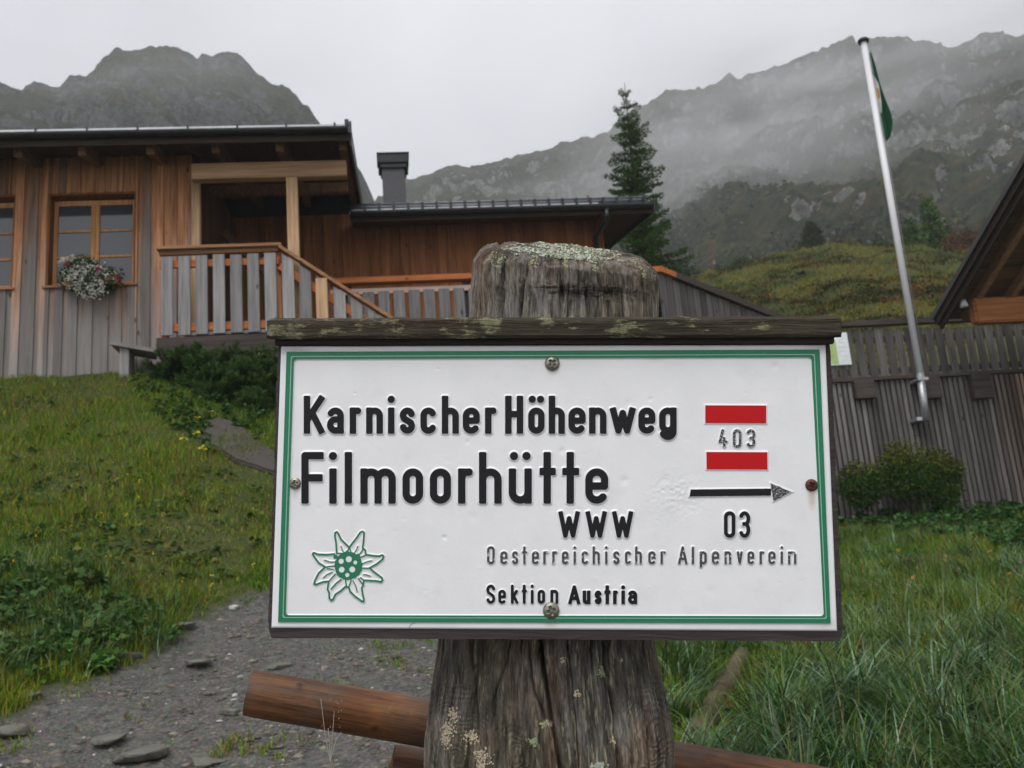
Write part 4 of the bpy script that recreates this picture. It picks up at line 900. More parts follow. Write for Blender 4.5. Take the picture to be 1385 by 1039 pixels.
def lograil(name, a, b, r0_, r1_, label, seed, group=None):
    a, b = Vector(a), Vector(b); L = (b-a).length; d = (b-a)/L; x = d.cross(Vector((0, 0, 1))).normalized(); y = x.cross(d)
    nl, nr = 260, 64; T_, A2_ = np.meshgrid(np.linspace(0, 1, nl), np.linspace(0, 2*PI, nr, endpoint=False), indexing='ij')
    R_ = (r0_+(r1_-r0_)*T_)*(1+.045*fbm(np.cos(A2_)*1.5, np.sin(A2_)*1.5, T_*L*5, 3, seed)+.012*fbm(np.cos(A2_)*12, np.sin(A2_)*12, T_*L*5, 3, seed+4))
    kn = np.ones_like(T_); col = np.ones((nl, nr, 3))
    for i in range(22):
        t0, a0 = rng.uniform(0, 1), rng.uniform(0, 2*PI); dd = np.hypot((T_-t0)*L, np.angle(np.exp(1j*(A2_-a0)))*r0_); R_ += .002*np.exp(-(dd/.006)**2)
        k = np.exp(-(dd/.0045)**2)[..., None]; col = col*(1-.8*k)
    top = np.clip(1-T_*L/.03, 0, 1)**2; R_ *= 1-.03*top
    P = np.array(a)[None, None]+np.array(d)*(T_*L)[..., None]+(np.array(x)*np.cos(A2_)[..., None]+np.array(y)*np.sin(A2_)[..., None])*R_[..., None]
    # a pale axe bite on the left end
    k = (np.exp(-((T_*L-.03)/.025)**2-(np.angle(np.exp(1j*(A2_-3.6)))/.5)**2)*(T_*L < .07))[..., None]
    col = col*(1-k)+np.array([2.6, 2.2, 1.5])*k
    V = P.reshape(-1, 3); C_ = col.reshape(-1, 3)
    i = np.arange(nl-1)[:, None]; j = np.arange(nr)[None]; p = i*nr+j; q = i*nr+(j+1) % nr
    f = np.stack([p, q, q+nr, p+nr], -1).reshape(-1, 4)
    k0 = len(V); V = np.vstack([V, P[0], P[-1], P[0].mean(0), P[-1].mean(0)]); C_ = np.vstack([C_, np.full((nr, 3), .8), np.full((nr, 3), .8), [[1.2]*3], [[1.2]*3]])
    jj = np.arange(nr); f3 = np.vstack([np.stack([k0+(jj+1) % nr, k0+jj, np.full(nr, k0+2*nr)], -1), np.stack([k0+nr+jj, k0+nr+(jj+1) % nr, np.full(nr, k0+2*nr+1)], -1)])
    me = npmesh(name, V, f, f3, smooth=True, col=C_)
    mtx = Matrix((d, -x, y)).transposed().to_4x4(); mtx.translation = a
    o = bpy.data.objects.new(name, me); S.collection.objects.link(o); me.transform(mtx.inverted()); o.matrix_world = mtx; me.materials.append(M_LOG)
    return props(o, label, 'log rail', group)
D0 = 1.45
def dpt(x, y, dep): v = ray(x, y); return v*(dep/v.dot(fw))
r_l = 30.5/F*D0
lograil('log_rail', dpt(336, 937, D0), dpt(1290, 1101, 1.55), r_l, .037, 'upper orange brown peeled log passing behind the weathered post', 3)
lograil('log_rail', dpt(528, 1041, 1.52), dpt(1400, 1200, 1.62), .037, .04, 'lower reddish log rail just showing under the upper one', 8)

# thin dark hairline crack in the white rim, lower left
M_HAIR = plain('hairline', (.12, .11, .10), .8)
P_ = [loc(*p, .0004) for p in ((553.5, 851), (554.5, 846), (558, 843), (562, 842.5))]
MB().tube([SM @ Vector((a, b, .0007)) for a, b in P_], .00022, 4).build('hairline_crack', M_HAIR, SGN)
DS = empty('dry_stalk', dpt(447, 1039, 1.33)-Vector((0, 0, .25)), 'pale dry grass stalk standing in front of the upper log rail', 'dry stalk')
mb = MB(); b_ = dpt(447, 1060, 1.33)-Vector((0, 0, .22))
for tip in ((434, 945), (452, 962), (444, 985), (462, 990)):
    mb.tube([b_, dpt(447, 1030, 1.33), dpt((tip[0]+447)/2, 1000, 1.33), dpt(*tip, 1.33)], [.0007, .0006, .0004, .00025], 5)
for i in range(46):
    q_ = dpt(random.uniform(432, 462), random.uniform(945, 1010), 1.33); mb.add([q_, q_+Vector((random.uniform(-.0022, .0022), 0, .0016)), q_+Vector((random.uniform(-.001, .002), .001, -.0015))], [(0, 1, 2)], .5)
mb.build('stem', plain('straw', (.42, .38, .30), .8), DS)
# ============================================================ THE HUT WITH ITS PORCH (left)
ZF = 3.78                                                    # porch and terrace floor
def at(px, py, q): return hp(px, py, q)
QA, QR, QP, QT = 12.6, 12.0, 12.2, 13.2; QB_ = 16.26
HUT = empty('wooden_hut', W(-5, QA, 3.3), 'larch boarded hut with two windows and an open porch under its dark eave', 'hut')
SA1 = at(262, 400, QA)[0]; SA0 = -9.0
wins = []
w1l = at(64, 320, QA)[0]; w1r = at(184, 320, QA)[0]; wzt = at(125, 261, QA)[1]; wzb = at(125, 386, QA)[1]
w2r = at(20, 320, QA)[0]; w2l = w2r-(w1r-w1l)
wins = [(w1l, w1r), (w2l, w2r)]
mb = MB(); s = SA0; k = 0
def wallcol(mb, a, b, q0, q1, jit=0):
    z0, z1 = 3.15, 6.45
    for l, r in wins:
        if b > l+.01 and a < r-.01:
            if a < l-.015: wallcol_(mb, a, l, q0, q1, z0, z1)
            if b > r+.015: wallcol_(mb, r, b, q0, q1, z0, z1)
            a2, b2 = max(a, l), min(b, r); t = random.random()
            mb.box(a2, b2, q0, q1, z0, wzb-.03, min(1, t*.8)); mb.box(a2, b2, q0, q1, wzt, z1, t); return
    wallcol_(mb, a, b, q0, q1, z0, z1)
def wallcol_(mb, a, b, q0, q1, z0, z1): mb.box(a, b, q0, q1, z0, z1)
while s < SA1-.1:
    wd = random.choice((.165, .18, .195, .17)); e = min(s+wd, SA1)
    wallcol(mb, s, e-.003, QA+.002*random.random(), QA+.03)
    ov = random.choice((.085, .10, .115)); c = e-.003
    if e < SA1-.05: wallcol(mb, c-ov/2, c+ov/2, QA-.024+.004*random.random(), QA-.003)
    s = e
mb.build('wall', M_WALL, HUT)
mb = MB()                                                    # the side wall by the porch and the hut's body
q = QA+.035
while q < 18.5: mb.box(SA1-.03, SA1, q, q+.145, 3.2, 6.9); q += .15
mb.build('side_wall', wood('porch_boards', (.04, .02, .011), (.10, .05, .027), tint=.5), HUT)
MB().box(SA1-.015, at(271, 300, QA)[0], QA-.05, QA+.07, 3.3, 6.2).build('corner_post', M_TANZ, HUT, bevel=.006)
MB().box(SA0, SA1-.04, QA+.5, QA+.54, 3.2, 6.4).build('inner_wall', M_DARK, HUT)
M_GLASS, _, bs, new, ln = mat('window_glass')
bs.inputs['Base Color'].default_value = (.050, .053, .060, 1); bs.inputs['Roughness'].default_value = .06; bs.inputs['IOR'].default_value = 1.75
M_REV = wood('reveal_wood', (.10, .035, .014), (.23, .095, .038), tint=.15, knots=False)
for i, (l, r) in enumerate(wins):
    wd = r-l; zt, zb = wzt, wzb; m = MB()
    fr = MB(); t = .05; RV = .13; rv = MB()
    for a, b, c, d in ((l, l+.028, zb, zt), (r-.024, r, zb, zt), (l+.028, r-.024, zt-.028, zt)): rv.box(a, b, QA-.008, QA+.2, c, d, .3)
    for a, b, c, d in ((l+.035, l+.035+t, zb+.02, zt-.05), (r-.03-t, r-.03, zb+.02, zt-.05), (l+.035+t, r-.03-t, zt-.05-t*1.4, zt-.05), (l+.035+t, r-.03-t, zb+.02, zb+.02+t*1.3)): fr.box(a, b, QA+RV, QA+RV+.04, c, d, .5)
    wf = fr.build('window', M_WIN, HUT, label='two sash window above the flower box' if i == 0 else 'window cut by the left edge')
    build_each(rv, 'reveal_board', M_REV, wf)
    cl, cr = l+.035+t+.002, r-.03-t-.002; ct, cb = zt-.05-t*1.4-.002, zb+.02+t*1.3+.002; mid = (cl+cr)/2
    MB().box(mid-.055, mid-.0015, QA+RV-.006, QA+RV+.034, cb, ct, .6).box(mid+.0015, mid+.055, QA+RV-.006, QA+RV+.034, cb, ct, .4).build('mullion', M_WIN, wf, bevel=.004)
    for a, b in ((cl, mid-.057), (mid+.057, cr)):
        h3 = (ct-cb)/3
        [MB().box(a, b, QA+RV+.002, QA+RV+.03, cb+h3*j-.014, cb+h3*j+.014, .5).build('glazing_bar', M_WIN, wf) for j in (1, 2)]
        MB().box(a, b, QA+RV+.016, QA+RV+.022, cb, ct, .5).build('pane', M_GLASS, wf)
    MB().box(l-.03, r+.03, QA-.055, QA+.05, zb-.032, zb, .4).build('sill', M_BRX, wf, bevel=.004)
# roof: eave line, sheet metal edge, gutter, rafters, soffit
QE = 11.7; ZE = at(235, 186, QE)[1]; SE1 = at(472, 170, QE)[0]; PCH = .268
def rz(q, o=0): return ZE+(q-QE)*PCH+o
mb = MB(); s = SA0-1
while s < SE1-.035:
    e = min(s+.17, SE1-.03); mb.hexa([W(s, QE+.03, rz(QE+.03)), W(e-.004, QE+.03, rz(QE+.03)), W(e-.004, 19, rz(19)), W(s, 19, rz(19)), W(s, QE+.03, rz(QE+.03, .025)), W(e-.004, QE+.03, rz(QE+.03, .025)), W(e-.004, 19, rz(19, .025)), W(s, 19, rz(19, .025))]); s = e
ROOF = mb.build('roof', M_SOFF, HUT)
def slab(s0, s1, q0, q1, o0, o1, t=.5):
    return MB().hexa([W(s0, q0, rz(q0, o0)), W(s1, q0, rz(q0, o0)), W(s1, q1, rz(q1, o0)), W(s0, q1, rz(q1, o0)), W(s0, q0, rz(q0, o1)), W(s1, q0, rz(q0, o1)), W(s1, q1, rz(q1, o1)), W(s0, q1, rz(q1, o1))], t)
slab(SA0-1, SE1+.03, QE-.01, 19, .03, .075).build('roof_sheet', M_METAL, ROOF)
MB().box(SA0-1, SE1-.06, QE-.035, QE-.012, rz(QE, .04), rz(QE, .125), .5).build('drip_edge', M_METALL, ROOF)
mb = MB(); x = SA0
while x < SE1: mb.box(x-.012, x+.012, QE-.045, QE-.02, rz(QE, .06), rz(QE, .145)); x += .605
build_each(mb, 'sheet_seam', M_METAL, ROOF)
g = MB(); prof = [(math.cos(a)*.062, math.sin(a)*.062) for a in np.linspace(PI, 2*PI, 9)]; pin = [(a*.9, b*.9) for a, b in prof][::-1]
def gutter(sa, sb, q, z, mt, par, r=1.0):
    P = [(q+a*r, z+b*r) for a, b in prof]+[(q+a*r, z+b*r) for a, b in pin]; n_ = len(P)
    vs = [W(sa, a, b) for a, b in P]+[W(sb, a, b) for a, b in P]; fs = [(i, (i+1) % n_, n_+(i+1) % n_, n_+i) for i in range(n_)]+[list(range(n_)), list(range(n_, 2*n_))[::-1]]
    return MB().add(vs, fs, .5).build('gutter', mt, par)
gutter(SA0-1, SE1+.02, QE-.075, rz(QE, .045), M_METAL, ROOF)
MB().box(SA0-1, SE1, QE-.006, QE+.028, rz(QE, -.09), rz(QE, .02), .3).build('fascia', wood('dark_fascia', (.025, .018, .014), (.06, .045, .035), axis='x', knots=False), ROOF)
slab(SE1, SE1+.025, QE, 19, -.16, .05).build('verge_board', M_METAL, ROOF)
MB().box(SE1-.05, SE1+.0, QE-.15, QE+.02, rz(QE, .05), rz(QE, .13), .5).box(SE1-.01, SE1+.035, QE-.15, QE-.11, rz(QE, -.06), rz(QE, .1), .5).build('gutter_hook', M_METAL, ROOF)
for px in (-150, -62, 27, 113, 205, 293, 379, 464):
    sr = at(px, 205, QE+.25)[0]; mb = MB()
    q0, q1 = QE+.14, 18.8
    mb.hexa([W(sr-.05, q0+.06, rz(q0, -.155)), W(sr+.05, q0+.06, rz(q0, -.155)), W(sr+.05, q1, rz(q1, -.17)), W(sr-.05, q1, rz(q1, -.17)), W(sr-.05, q0, rz(q0, -.004)), W(sr+.05, q0, rz(q0, -.004)), W(sr+.05, q1, rz(q1, -.004)), W(sr-.05, q1, rz(q1, -.004))])
    mb.build('rafter', M_RAFT, ROOF)
bz0 = at(365, 243, QP)[1]; bz1 = at(365, 222, QP)[1]; bs0 = at(260, 232, QP)[0]; bs1 = at(469, 232, QP)[0]
MB().box(bs0, bs1, QP-.07, QP+.07, bz0, bz1, .6).build('porch_beam', M_TANX, HUT, bevel=.006)
pl, pr = at(389.5, 320, QP)[0], at(404.5, 320, QP)[0]
MB().box(pl, pr, QP-.065, QP+.06, ZF-.5, bz0-.002, .7).build('porch_post', M_TANZ, HUT, bevel=.005)
mb = MB().box(SA1-.2, SE1+.0, QB_, QB_+.03, 6.9, 7.62, .3); mb.build('dark_rear_panel', M_DARK, HUT); mb = MB(); mb.bar(W(SA1+.12, 14.2, 6.0), W(SA1+1.0, 14.2, 5.1), .09, .12, .2); mb.build('brace', M_RAFT, HUT); mb = MB(); mb.bar(W(SA1+.1, 13.2, 6.2), W(SE1-.1, 13.2, 6.2), .1, .14, .3, ); mb.build('cross_beam', M_RAFT, HUT)  # near-black panel closes the porch rear; its colour stands in for shade
# ------------------------------------------------------------ porch landing with stairs
LAND = empty('porch_stairs', W(-2, QR, 3.4), 'grey slatted porch landing with stairs running down to the right under a brown handrail', 'stairs')
l0 = at(218, 400, QR)[0]; l1 = at(376, 400, QR)[0]; rz0 = at(300, 335, QR)[1]; sb = at(300, 452, QR)[1]
mb = MB(); x = l0; 
while x < l1-.05: mb.box(x, x+.142, QR-.028+random.uniform(-.002, .002), QR, sb+random.uniform(-.006, .006), rz0-.10+random.uniform(-.01, .004)); x += .2085
mb.build('slat_panel', M_GREY, LAND, bevel=.003)
mb = MB(); mb.box(l0-.02, l1+.02, QR+.002, QR+.05, rz0-.24, rz0-.15, .6); mb.box(l0-.02, l1+.02, QR+.002, QR+.05, ZF+.02, ZF+.12, .7); build_each(mb, 'rail_board', M_ORX, LAND)
MB().box(l0-.05, l1+.06, QR-.07, QR+.08, rz0-.02, rz0+.02, .5).box(l0-.03, l1+.02, QR-.01, QR+.05, rz0-.075, rz0-.022, .1).build('handrail', M_BRX, LAND, bevel=.004)
for sx1 in (l0-.02, l1-.05): MB().box(sx1, sx1+.09, QR+.052, QR+.14, ZF-.3, rz0-.022, .5).build('post', M_ORZ, LAND)
hx1, hz1 = at(560, 451, QR); sl_ = -(rz0-hz1)/(hx1-l1); hx1 += .55; 
def hr(s): return rz0+(s-l1)*sl_
MB().bar(W(l1+.03, QR, hr(l1+.03)+.0), W(hx1, QR, hr(hx1)), .13, .04, .4).build('handrail', M_BRX, LAND)
mb = MB(); x = l1+.06
while x < hx1-.1:
    a, b = x, x+.142; mb.hexa([W(a, QR-.028, hr(a)-1.15), W(b, QR-.028, hr(b)-1.15), W(b, QR, hr(b)-1.15), W(a, QR, hr(a)-1.15), W(a, QR-.028, hr(a)-.07), W(b, QR-.028, hr(b)-.07), W(b, QR, hr(b)-.07), W(a, QR, hr(a)-.07)]); x += .2085
mb.build('slat_panel', M_GREY, LAND, label='slanting grey slats beside the stairs')
mb = MB()
for o in (.24, 1.0): mb.bar(W(l1+.03, QR+.024, hr(l1+.03)-o), W(hx1, QR+.024, hr(hx1)-o), .045, .1, .5)
build_each(mb, 'rail_board', M_ORX, LAND)
nl, nr_ = at(427.5, 400, QR-.06)[0], at(443, 400, QR-.06)[0]
MB().box(nl, nr_, QR-.10, QR-.03, hr(nl)-1.6, hr(nr_)-.035, .8).build('newel_post', M_TANZ, LAND, bevel=.004)
MB().box(hx1-.1, hx1, QR-.05, QR+.05, hr(hx1)-1.6, hr(hx1)-.02, .6).build('newel_post', M_ORZ, LAND)
mb = MB(); x = l1; z = ZF; j = 0
while z > hr(x)-1.2 and x < hx1+.1:
    mb.box(x, x+.31, QR+.06, QR+1.1, z-.2, z-.16); x += .27; z += sl_*.27
build_each(mb, 'tread', M_GREYX, LAND)
MB().bar(W(l1, QR+.08, ZF-.22), W(x, QR+.08, z-.2), .05, .24, .4).build('stringer', M_GREYX, LAND); MB().bar(W(l1, QR+1.06, ZF-.22), W(x, QR+1.06, z-.2), .05, .24, .4).build('stringer', M_GREYX, LAND)
mb = MB(); q = QR
while q < 16.1: mb.box(SA1+.005, l1+.02, q, q+.135, ZF-.04, ZF); q += .14
mb.build('deck', M_GREYX, LAND)
MB().box(l0-.05, l1+.03, QR-.02, QR+.06, ZF-.27, ZF-.06, .3).box(l0, l1, QR+.4, QR+.46, ZF-.9, ZF-.30, .1).build('floor_beam', M_DGREYX, LAND)
# ------------------------------------------------------------ slanting plank bench at the wall
BN = empty('plank_bench', W(-2.9, 12.2, 3.4), 'small grey plank bench tilting against the hut wall beside the porch', 'bench')
a = at(155, 467, 12.3); b = at(218, 478, 12.3)
MB().hexa([W(a[0], 12.1, a[1]-.05), W(b[0], 12.1, b[1]-.05), W(b[0], 12.5, b[1]-.05), W(a[0], 12.5, a[1]-.05), W(a[0], 12.1, a[1]), W(b[0], 12.1, b[1]), W(b[0], 12.5, b[1]), W(a[0], 12.5, a[1])], .6).build('seat', M_GREYX, BN, bevel=.004)
for px, w_ in ((163, .11), (213, .05)):
    sx1 = at(px, 480, 12.2)[0]; MB().box(sx1, sx1+w_, 12.16, 12.44, 3.25, a[1]-.055-(px > 200)*.1, .7).build('leg', M_GREY, BN)
# ============================================================ terrace
TER = empty('terrace', W(3, QT, 2.8), 'raised timber terrace with slatted railings stepping back to a boarded retaining wall', 'terrace')
tz = at(560, 377, QT)[1]; c0 = at(455, 380, QT)[0]; c1 = at(889, 378, QT)[0]
e1s, e1q = 7.75, 16.85
MB().box(-.75, c1+.03, QT-.07, QT+.07, tz-.055, tz+.03, .5).build('handrail', M_ORX, TER, bevel=.006)
MB().box(-.75, c1, QT+.0, QT+.03, tz-.20, tz-.12, .8).build('rail_board', wood('pink_board', (.30, .2, .16), (.5, .38, .33), axis='x'), TER)
mb = MB(); x = -.72
while x < c1-.1: mb.box(x, x+.15, QT-.03, QT-.003, ZF-.1, tz-.175+random.uniform(-.012, .01)); x += .2085
mb.build('slat_panel', M_GREY, TER, bevel=.003)
MB().box(-.75, c1, QT+.002, QT+.045, ZF+.05, ZF+.14, .5).build('rail_board', M_ORX, TER)
for px in (470, 632, 880): 
    sx1 = at(px, 400, QT)[0]; MB().box(sx1-.06, sx1+.06, QT+.05, QT+.15, ZF-.3, tz-.06, .2).build('post', M_DGREY, TER)
E0 = W(c1, QT, 0); E1 = W(e1s, e1q, 0); dE = (E1-E0); LE = dE.length; dE.normalize(); nE = Vector((dE.y, -dE.x, 0))
def eb(t0, t1, o0, o1, z0, z1, mb, tint=None):
    p = lambda t, o, z: E0+dE*t+nE*o+Vector((0, 0, z))
    mb.hexa([p(t0, o1, z0), p(t1, o1, z0), p(t1, o0, z0), p(t0, o0, z0), p(t0, o1, z1), p(t1, o1, z1), p(t1, o0, z1), p(t0, o0, z1)], tint)
m_ = MB(); eb(.42, LE, -.07, .09, tz-.06, tz+.04, m_, .4); m_.build('handrail', M_DGREYX, TER)
m_ = MB(); eb(0, .42, -.06, .085, tz-.05, tz+.035, m_, .9); m_.build('handrail', M_ORX, TER, label='short orange end of the side handrail')
m_ = MB(); t = .02
while t < LE: eb(t, t+.165, .0, .028, ZF-.15, tz-.07+random.uniform(-.01, .01), m_); t += .19
m_.build('slat_panel', M_DGREY, TER)
# retaining wall C
QC_ = 16.75; czt = at(1230, 434, QC_)[1]; czb = at(1200, 438.5, QC_)[1]; czl = at(1250, 509, QC_)[1]
C0, C1 = e1s-.05, 17.5
MB().box(C0, C1, QC_-.07, QC_+.09, czb-.02, czt+.03, .3).build('handrail', M_DGREYX, TER)
mb = MB(); x = C0+.02; 
while x < C1: mb.box(x, x+.148, QC_-.0, QC_+.026, czl+.02, czb-.10+random.uniform(-.02, .015)+.02*math.sin(x)); x += .197
mb.build('slat_panel', M_DGREY, TER, bevel=.003)
MB().box(C0, C1, QC_+.03, QC_+.08, czb-.32, czb-.22, .3).build('rail_board', M_DGREYX, TER); MB().box(C0, C1, QC_+.03, QC_+.08, czl+.1, czl+.2, .3).build('rail_board', M_DGREYX, TER)
MB().box(C0, C1, QC_-.12, QC_+.04, czl-.045, czl+.015, .6).build('ledge', M_DGREYX, TER)
mb = MB(); x = C0; 
while x < C1: mb.box(x, x+.062+random.uniform(-.004, .006), QC_-.05+random.uniform(-.004, .004), QC_-.02, .6, czl-.05); x += .1015
mb.build('batten_cladding', wood('battens', (.065, .06, .058), (.165, .155, .15), tint=.9, grey=None), TER)
m_bat = bpy.data.materials['battens']
nd = m_bat.node_tree; bs = nd.nodes['Principled BSDF']; src = bs.inputs['Base Color'].links[0].from_socket      # browner, fresher boards towards the right end
gg = nd.nodes.new('ShaderNodeNewGeometry'); sx = nd.nodes.new('ShaderNodeSeparateXYZ'); nd.links.new(gg.outputs['Position'], sx.inputs[0])
mr = nd.nodes.new('ShaderNodeMapRange'); mr.inputs[1].default_value = 8.6; mr.inputs[2].default_value = 9.9; nd.links.new(sx.outputs[0], mr.inputs[0])
mxx = nd.nodes.new('ShaderNodeMix'); mxx.data_type = 'RGBA'; mxx.blend_type = 'MULTIPLY'; nd.links.new(mr.outputs[0], mxx.inputs[0]); nd.links.new(src, mxx.inputs[6]); mxx.inputs[7].default_value = (1.9, 1.25, .85, 1); nd.links.new(mxx.outputs[2], bs.inputs['Base Color'])
MB().box(C0, C1, QC_-.02, QC_-.005, .6, czl-.05, .3).build('backing', M_DARK, TER)
for px in (1168, 1257, 1327):
    a = at(px, 532, QC_-.1); MB().box(a[0]-.19, a[0]+.19, QC_-.2, QC_-.05, a[1]-.11, czl-.05, .4).build('beam_end', M_DGREYX, TER, bevel=.01)
# front and side cladding below the deck, and the deck itself
mb = MB(); x = -.75
while x < c1: mb.box(x, x+.155, QT+.0, QT+.03, .3, ZF-.11); x += .16
m2 = MB(); t = 0
while t < LE: eb(t, t+.155, -.03, -.003, .3, ZF-.16, mb); t += .16
mb.build('cladding', M_DGREY, TER)
p = [W(-.75, QT+.05, 0), W(c1-.05, QT+.05, 0), E1-nE*.1, W(C1, QC_+.05, 0), W(C1, 19, 0), W(-.75, 19, 0)]
up_ = [v+Vector((0, 0, ZF)) for v in p]; dn_ = [v+Vector((0, 0, ZF-.12)) for v in p]
MB().add(dn_+up_, [list(range(6))[::-1], list(range(6, 12))]+[(i, (i+1) % 6, 6+(i+1) % 6, 6+i) for i in range(6)], .4).build('deck', M_GREYX, TER)
# ------------------------------------------------------------ paper notice on the terrace railing
NB = empty('notice_sheet', W(8.3, QC_-.02, 4.1), 'white notice sheet with green left strip pinned to the dark slats', 'notice')
a = at(1117, 451, QC_-.03); b = at(1152, 493, QC_-.03); g0 = at(1131, 470, QC_-.03)[0]
MB().box(a[0], b[0], QC_-.035, QC_-.025, b[1], a[1], .5).build('sheet', plain('paper', (.68, .72, .74), .5), NB)
MB().box(a[0]+.01, g0, QC_-.039, QC_-.0352, b[1]+.02, a[1]-.15, .5).build('green_strip', plain('paper_green', (.34, .46, .16), .5), NB)
for i in range(5): MB().box(g0+.04, b[0]-.04-.05*random.random(), QC_-.0385, QC_-.0352, b[1]+.08+i*.085, b[1]+.086+i*.085).build('faint_rule', bpy.data.materials.get('paper_grey') or plain('paper_grey', (.5, .53, .55), .6), NB)
# ============================================================ second hut behind the terrace
QB = 16.2; QEB = 15.3
H2 = empty('terrace_hut', W(2, QB, ZF), 'long low reddish boarded hut behind the terrace with a dark chimney', 'hut')
zb0 = at(650, 289, QEB)[1]; sB1 = at(802, 310, QB)[0]; sBe = at(884, 285, QEB)[0]; sB0 = at(474, 288, QEB)[0]
mb = MB(); x = SA1-.15
while x < sB1: mb.box(x, x+.155, QB+random.uniform(0, .004), QB+.03, ZF, zb0+.45); mb.box(x+.145, x+.17, QB-.014, QB-.002, ZF, zb0+.45); x += .162
mb.build('wall', M_WALLB, H2)
mb = MB(); q = QB+.04
while q < 19.5: mb.box(sB1-.03, sB1, q, q+.155, ZF, zb0+.7); q += .162
mb.build('side_wall', M_WALLB, H2)
PB = .20
def rb(q, o=0): return zb0+.02+(q-QEB)*PB+o
def slabB(s0, s1, q0, q1, o0, o1, t=.5):
    return MB().hexa([W(s0, q0, rb(q0, o0)), W(s1, q0, rb(q0, o0)), W(s1, q1, rb(q1, o0)), W(s0, q1, rb(q1, o0)), W(s0, q0, rb(q0, o1)), W(s1, q0, rb(q0, o1)), W(s1, q1, rb(q1, o1)), W(s0, q1, rb(q1, o1))], t)
RB = slabB(sB0, sBe-.03, QEB+.03, 19.2, 0, .03).build('roof', M_SOFF, H2)
slabB(sB0, sBe, QEB, 19.2, .034, .07).build('roof_sheet', M_METAL, RB)
slabB(sBe, sBe+.03, QEB-.02, 19.2, -.07, .09).build('verge_board', M_METAL, RB)
MB().box(sB0-.02, sBe-.95, QEB-.03, QEB-.002, rb(QEB, .035), rb(QEB, .105), .5).build('drip_edge', M_METALL, RB)  # pale colour stands in for light reflecting on the metal roof edge
gutter(sB0, sBe-.02, QEB-.08, rb(QEB, .03), M_METAL, RB, 1.15)
MB().box(sB0, sBe-.02, QEB+.0, QEB+.025, rb(QEB, -.10), rb(QEB, .03), .3).build('fascia', bpy.data.materials['dark_fascia'], RB)
mb = MB(); x = sB0
while x < sBe: mb.box(x-.02, x+.02, QEB-.06, QEB+.06, rb(QEB, .06), rb(QEB, .19)); x += .235
build_each(mb, 'snow_guard_bracket', M_METAL, RB)
mb = MB()
for o in (.13, .19): mb.tube([W(sB0, QEB-.01, rb(QEB, o)), W(sBe-.1, QEB-.01, rb(QEB, o))], .018, 8)
mb.box(sB0, sBe-.1, QEB+.05, QEB+.062, rb(QEB, .075), rb(QEB, .20), .4)
mb.build('snow_guard', plain('guard_metal', (.16, .17, .19), .4, .5), RB)
for px in (806,):
    a = at(px, 300, QB-.2); 
    MB().tube([W(a[0]+.02, QEB-.08, rb(QEB, -.03)), W(a[0]+.02, QEB-.08, rb(QEB, -.2)), W(a[0], QB-.1, a[1]-.25), W(a[0], QB-.1, ZF)], .045, 10).build('downpipe', M_METAL, H2)
MB().bar(W(sB1+.05, QB-.05, zb0+.02), W(sB1+.05, QEB+.1, zb0-.02), .1, .12, .3).box(sB1-.02, sB1+.08, QB-.08, QB+.04, ZF, zb0+.05, .3).build('corner_post', M_RAFT, H2)
QCH = 18.0; a = at(518, 262, QCH); b = at(549, 262, QCH); zt = at(533, 222, QCH)[1]; zt2 = at(533, 209, QCH)[1]; cl_, cr_ = at(511, 215, QCH)[0], at(552, 215, QCH)[0]
CHM = MB().box(a[0], b[0], QCH, QCH+.42, rb(QCH)-.1, zt, .5).build('chimney', M_SLATE, RB, bevel=.01)
def part2(o, name, mt): pass
MB().box(cl_+.04, cr_-.04, QCH-.05, QCH+.47, zt-.09, zt, .3).box(cl_, cr_, QCH-.09, QCH+.51, zt, zt2-.03, .3).box(cl_-.02, cr_+.02, QCH-.11, QCH+.53, zt2-.028, zt2, .3).build('chimney_cap', plain('cap_metal', (.015, .018, .02), .4, .4), H2, bevel=.006)
a = at(773, 268, 16.5); t2 = at(770, 254, 16.5)
MB().tube([W(a[0], 16.5, rb(16.5)-.05), W(t2[0], 16.5, t2[1])], [.012, .003], 6).build('antenna_rod', M_GALV, RB)
# ============================================================ shed roof on the right
SH = empty('open_shed', W(10, 16, ZF), 'steep dark edged shed roof with orange log plate and bare rafters at the right edge', 'shed')
R0 = Vector(ray(1262, 427)); R0 = R0*(16.3/R0.dot(bv)); R1 = Vector(ray(1385, 214)); R1 = R1*(12.6/R1.dot(bv)); dv = (R1-R0); R2_ = R0+dv*1.5
hh = hv.copy(); Rn = dv.cross(hh).normalized(); Rn = Rn if Rn.z < 0 else -Rn                # Rn points down out of the soffit
dvn = dv.normalized(); LR = (R2_-R0).length
def rp_(t, w_, o): return R0+dvn*t+hh*w_+Rn*o
def rslab(t0, t1, w0, w1, o0, o1, mb, tint=None):
    mb.hexa([rp_(t0, w0, o1), rp_(t1, w0, o1), rp_(t1, w1, o1), rp_(t0, w1, o1), rp_(t0, w0, o0), rp_(t1, w0, o0), rp_(t1, w1, o0), rp_(t0, w1, o0)], tint)
mb = MB(); t = .0
while t < LR: rslab(t, t+.155, .10, 5, .07, .10, mb); t += .16
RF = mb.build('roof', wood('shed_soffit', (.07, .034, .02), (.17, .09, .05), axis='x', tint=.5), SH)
mb = MB(); rslab(-.05, LR, -.03, 5, .0, .065, mb, .5); mb.build('roof_sheet', M_METAL, RF)
mb = MB(); rslab(-.02, LR, .0, .05, .066, .20, mb, .3); rslab(-.02, LR, .055, .09, .066, .30, mb, .1); mb.build('verge_board', bpy.data.materials['dark_fascia'], RF)
mb = MB(); rslab(-.045, LR, -.045, -.033, .0, .09, mb, .3); mb.build('verge_flashing', plain('grey_flashing', (.13, .13, .135), .4, .5), RF)
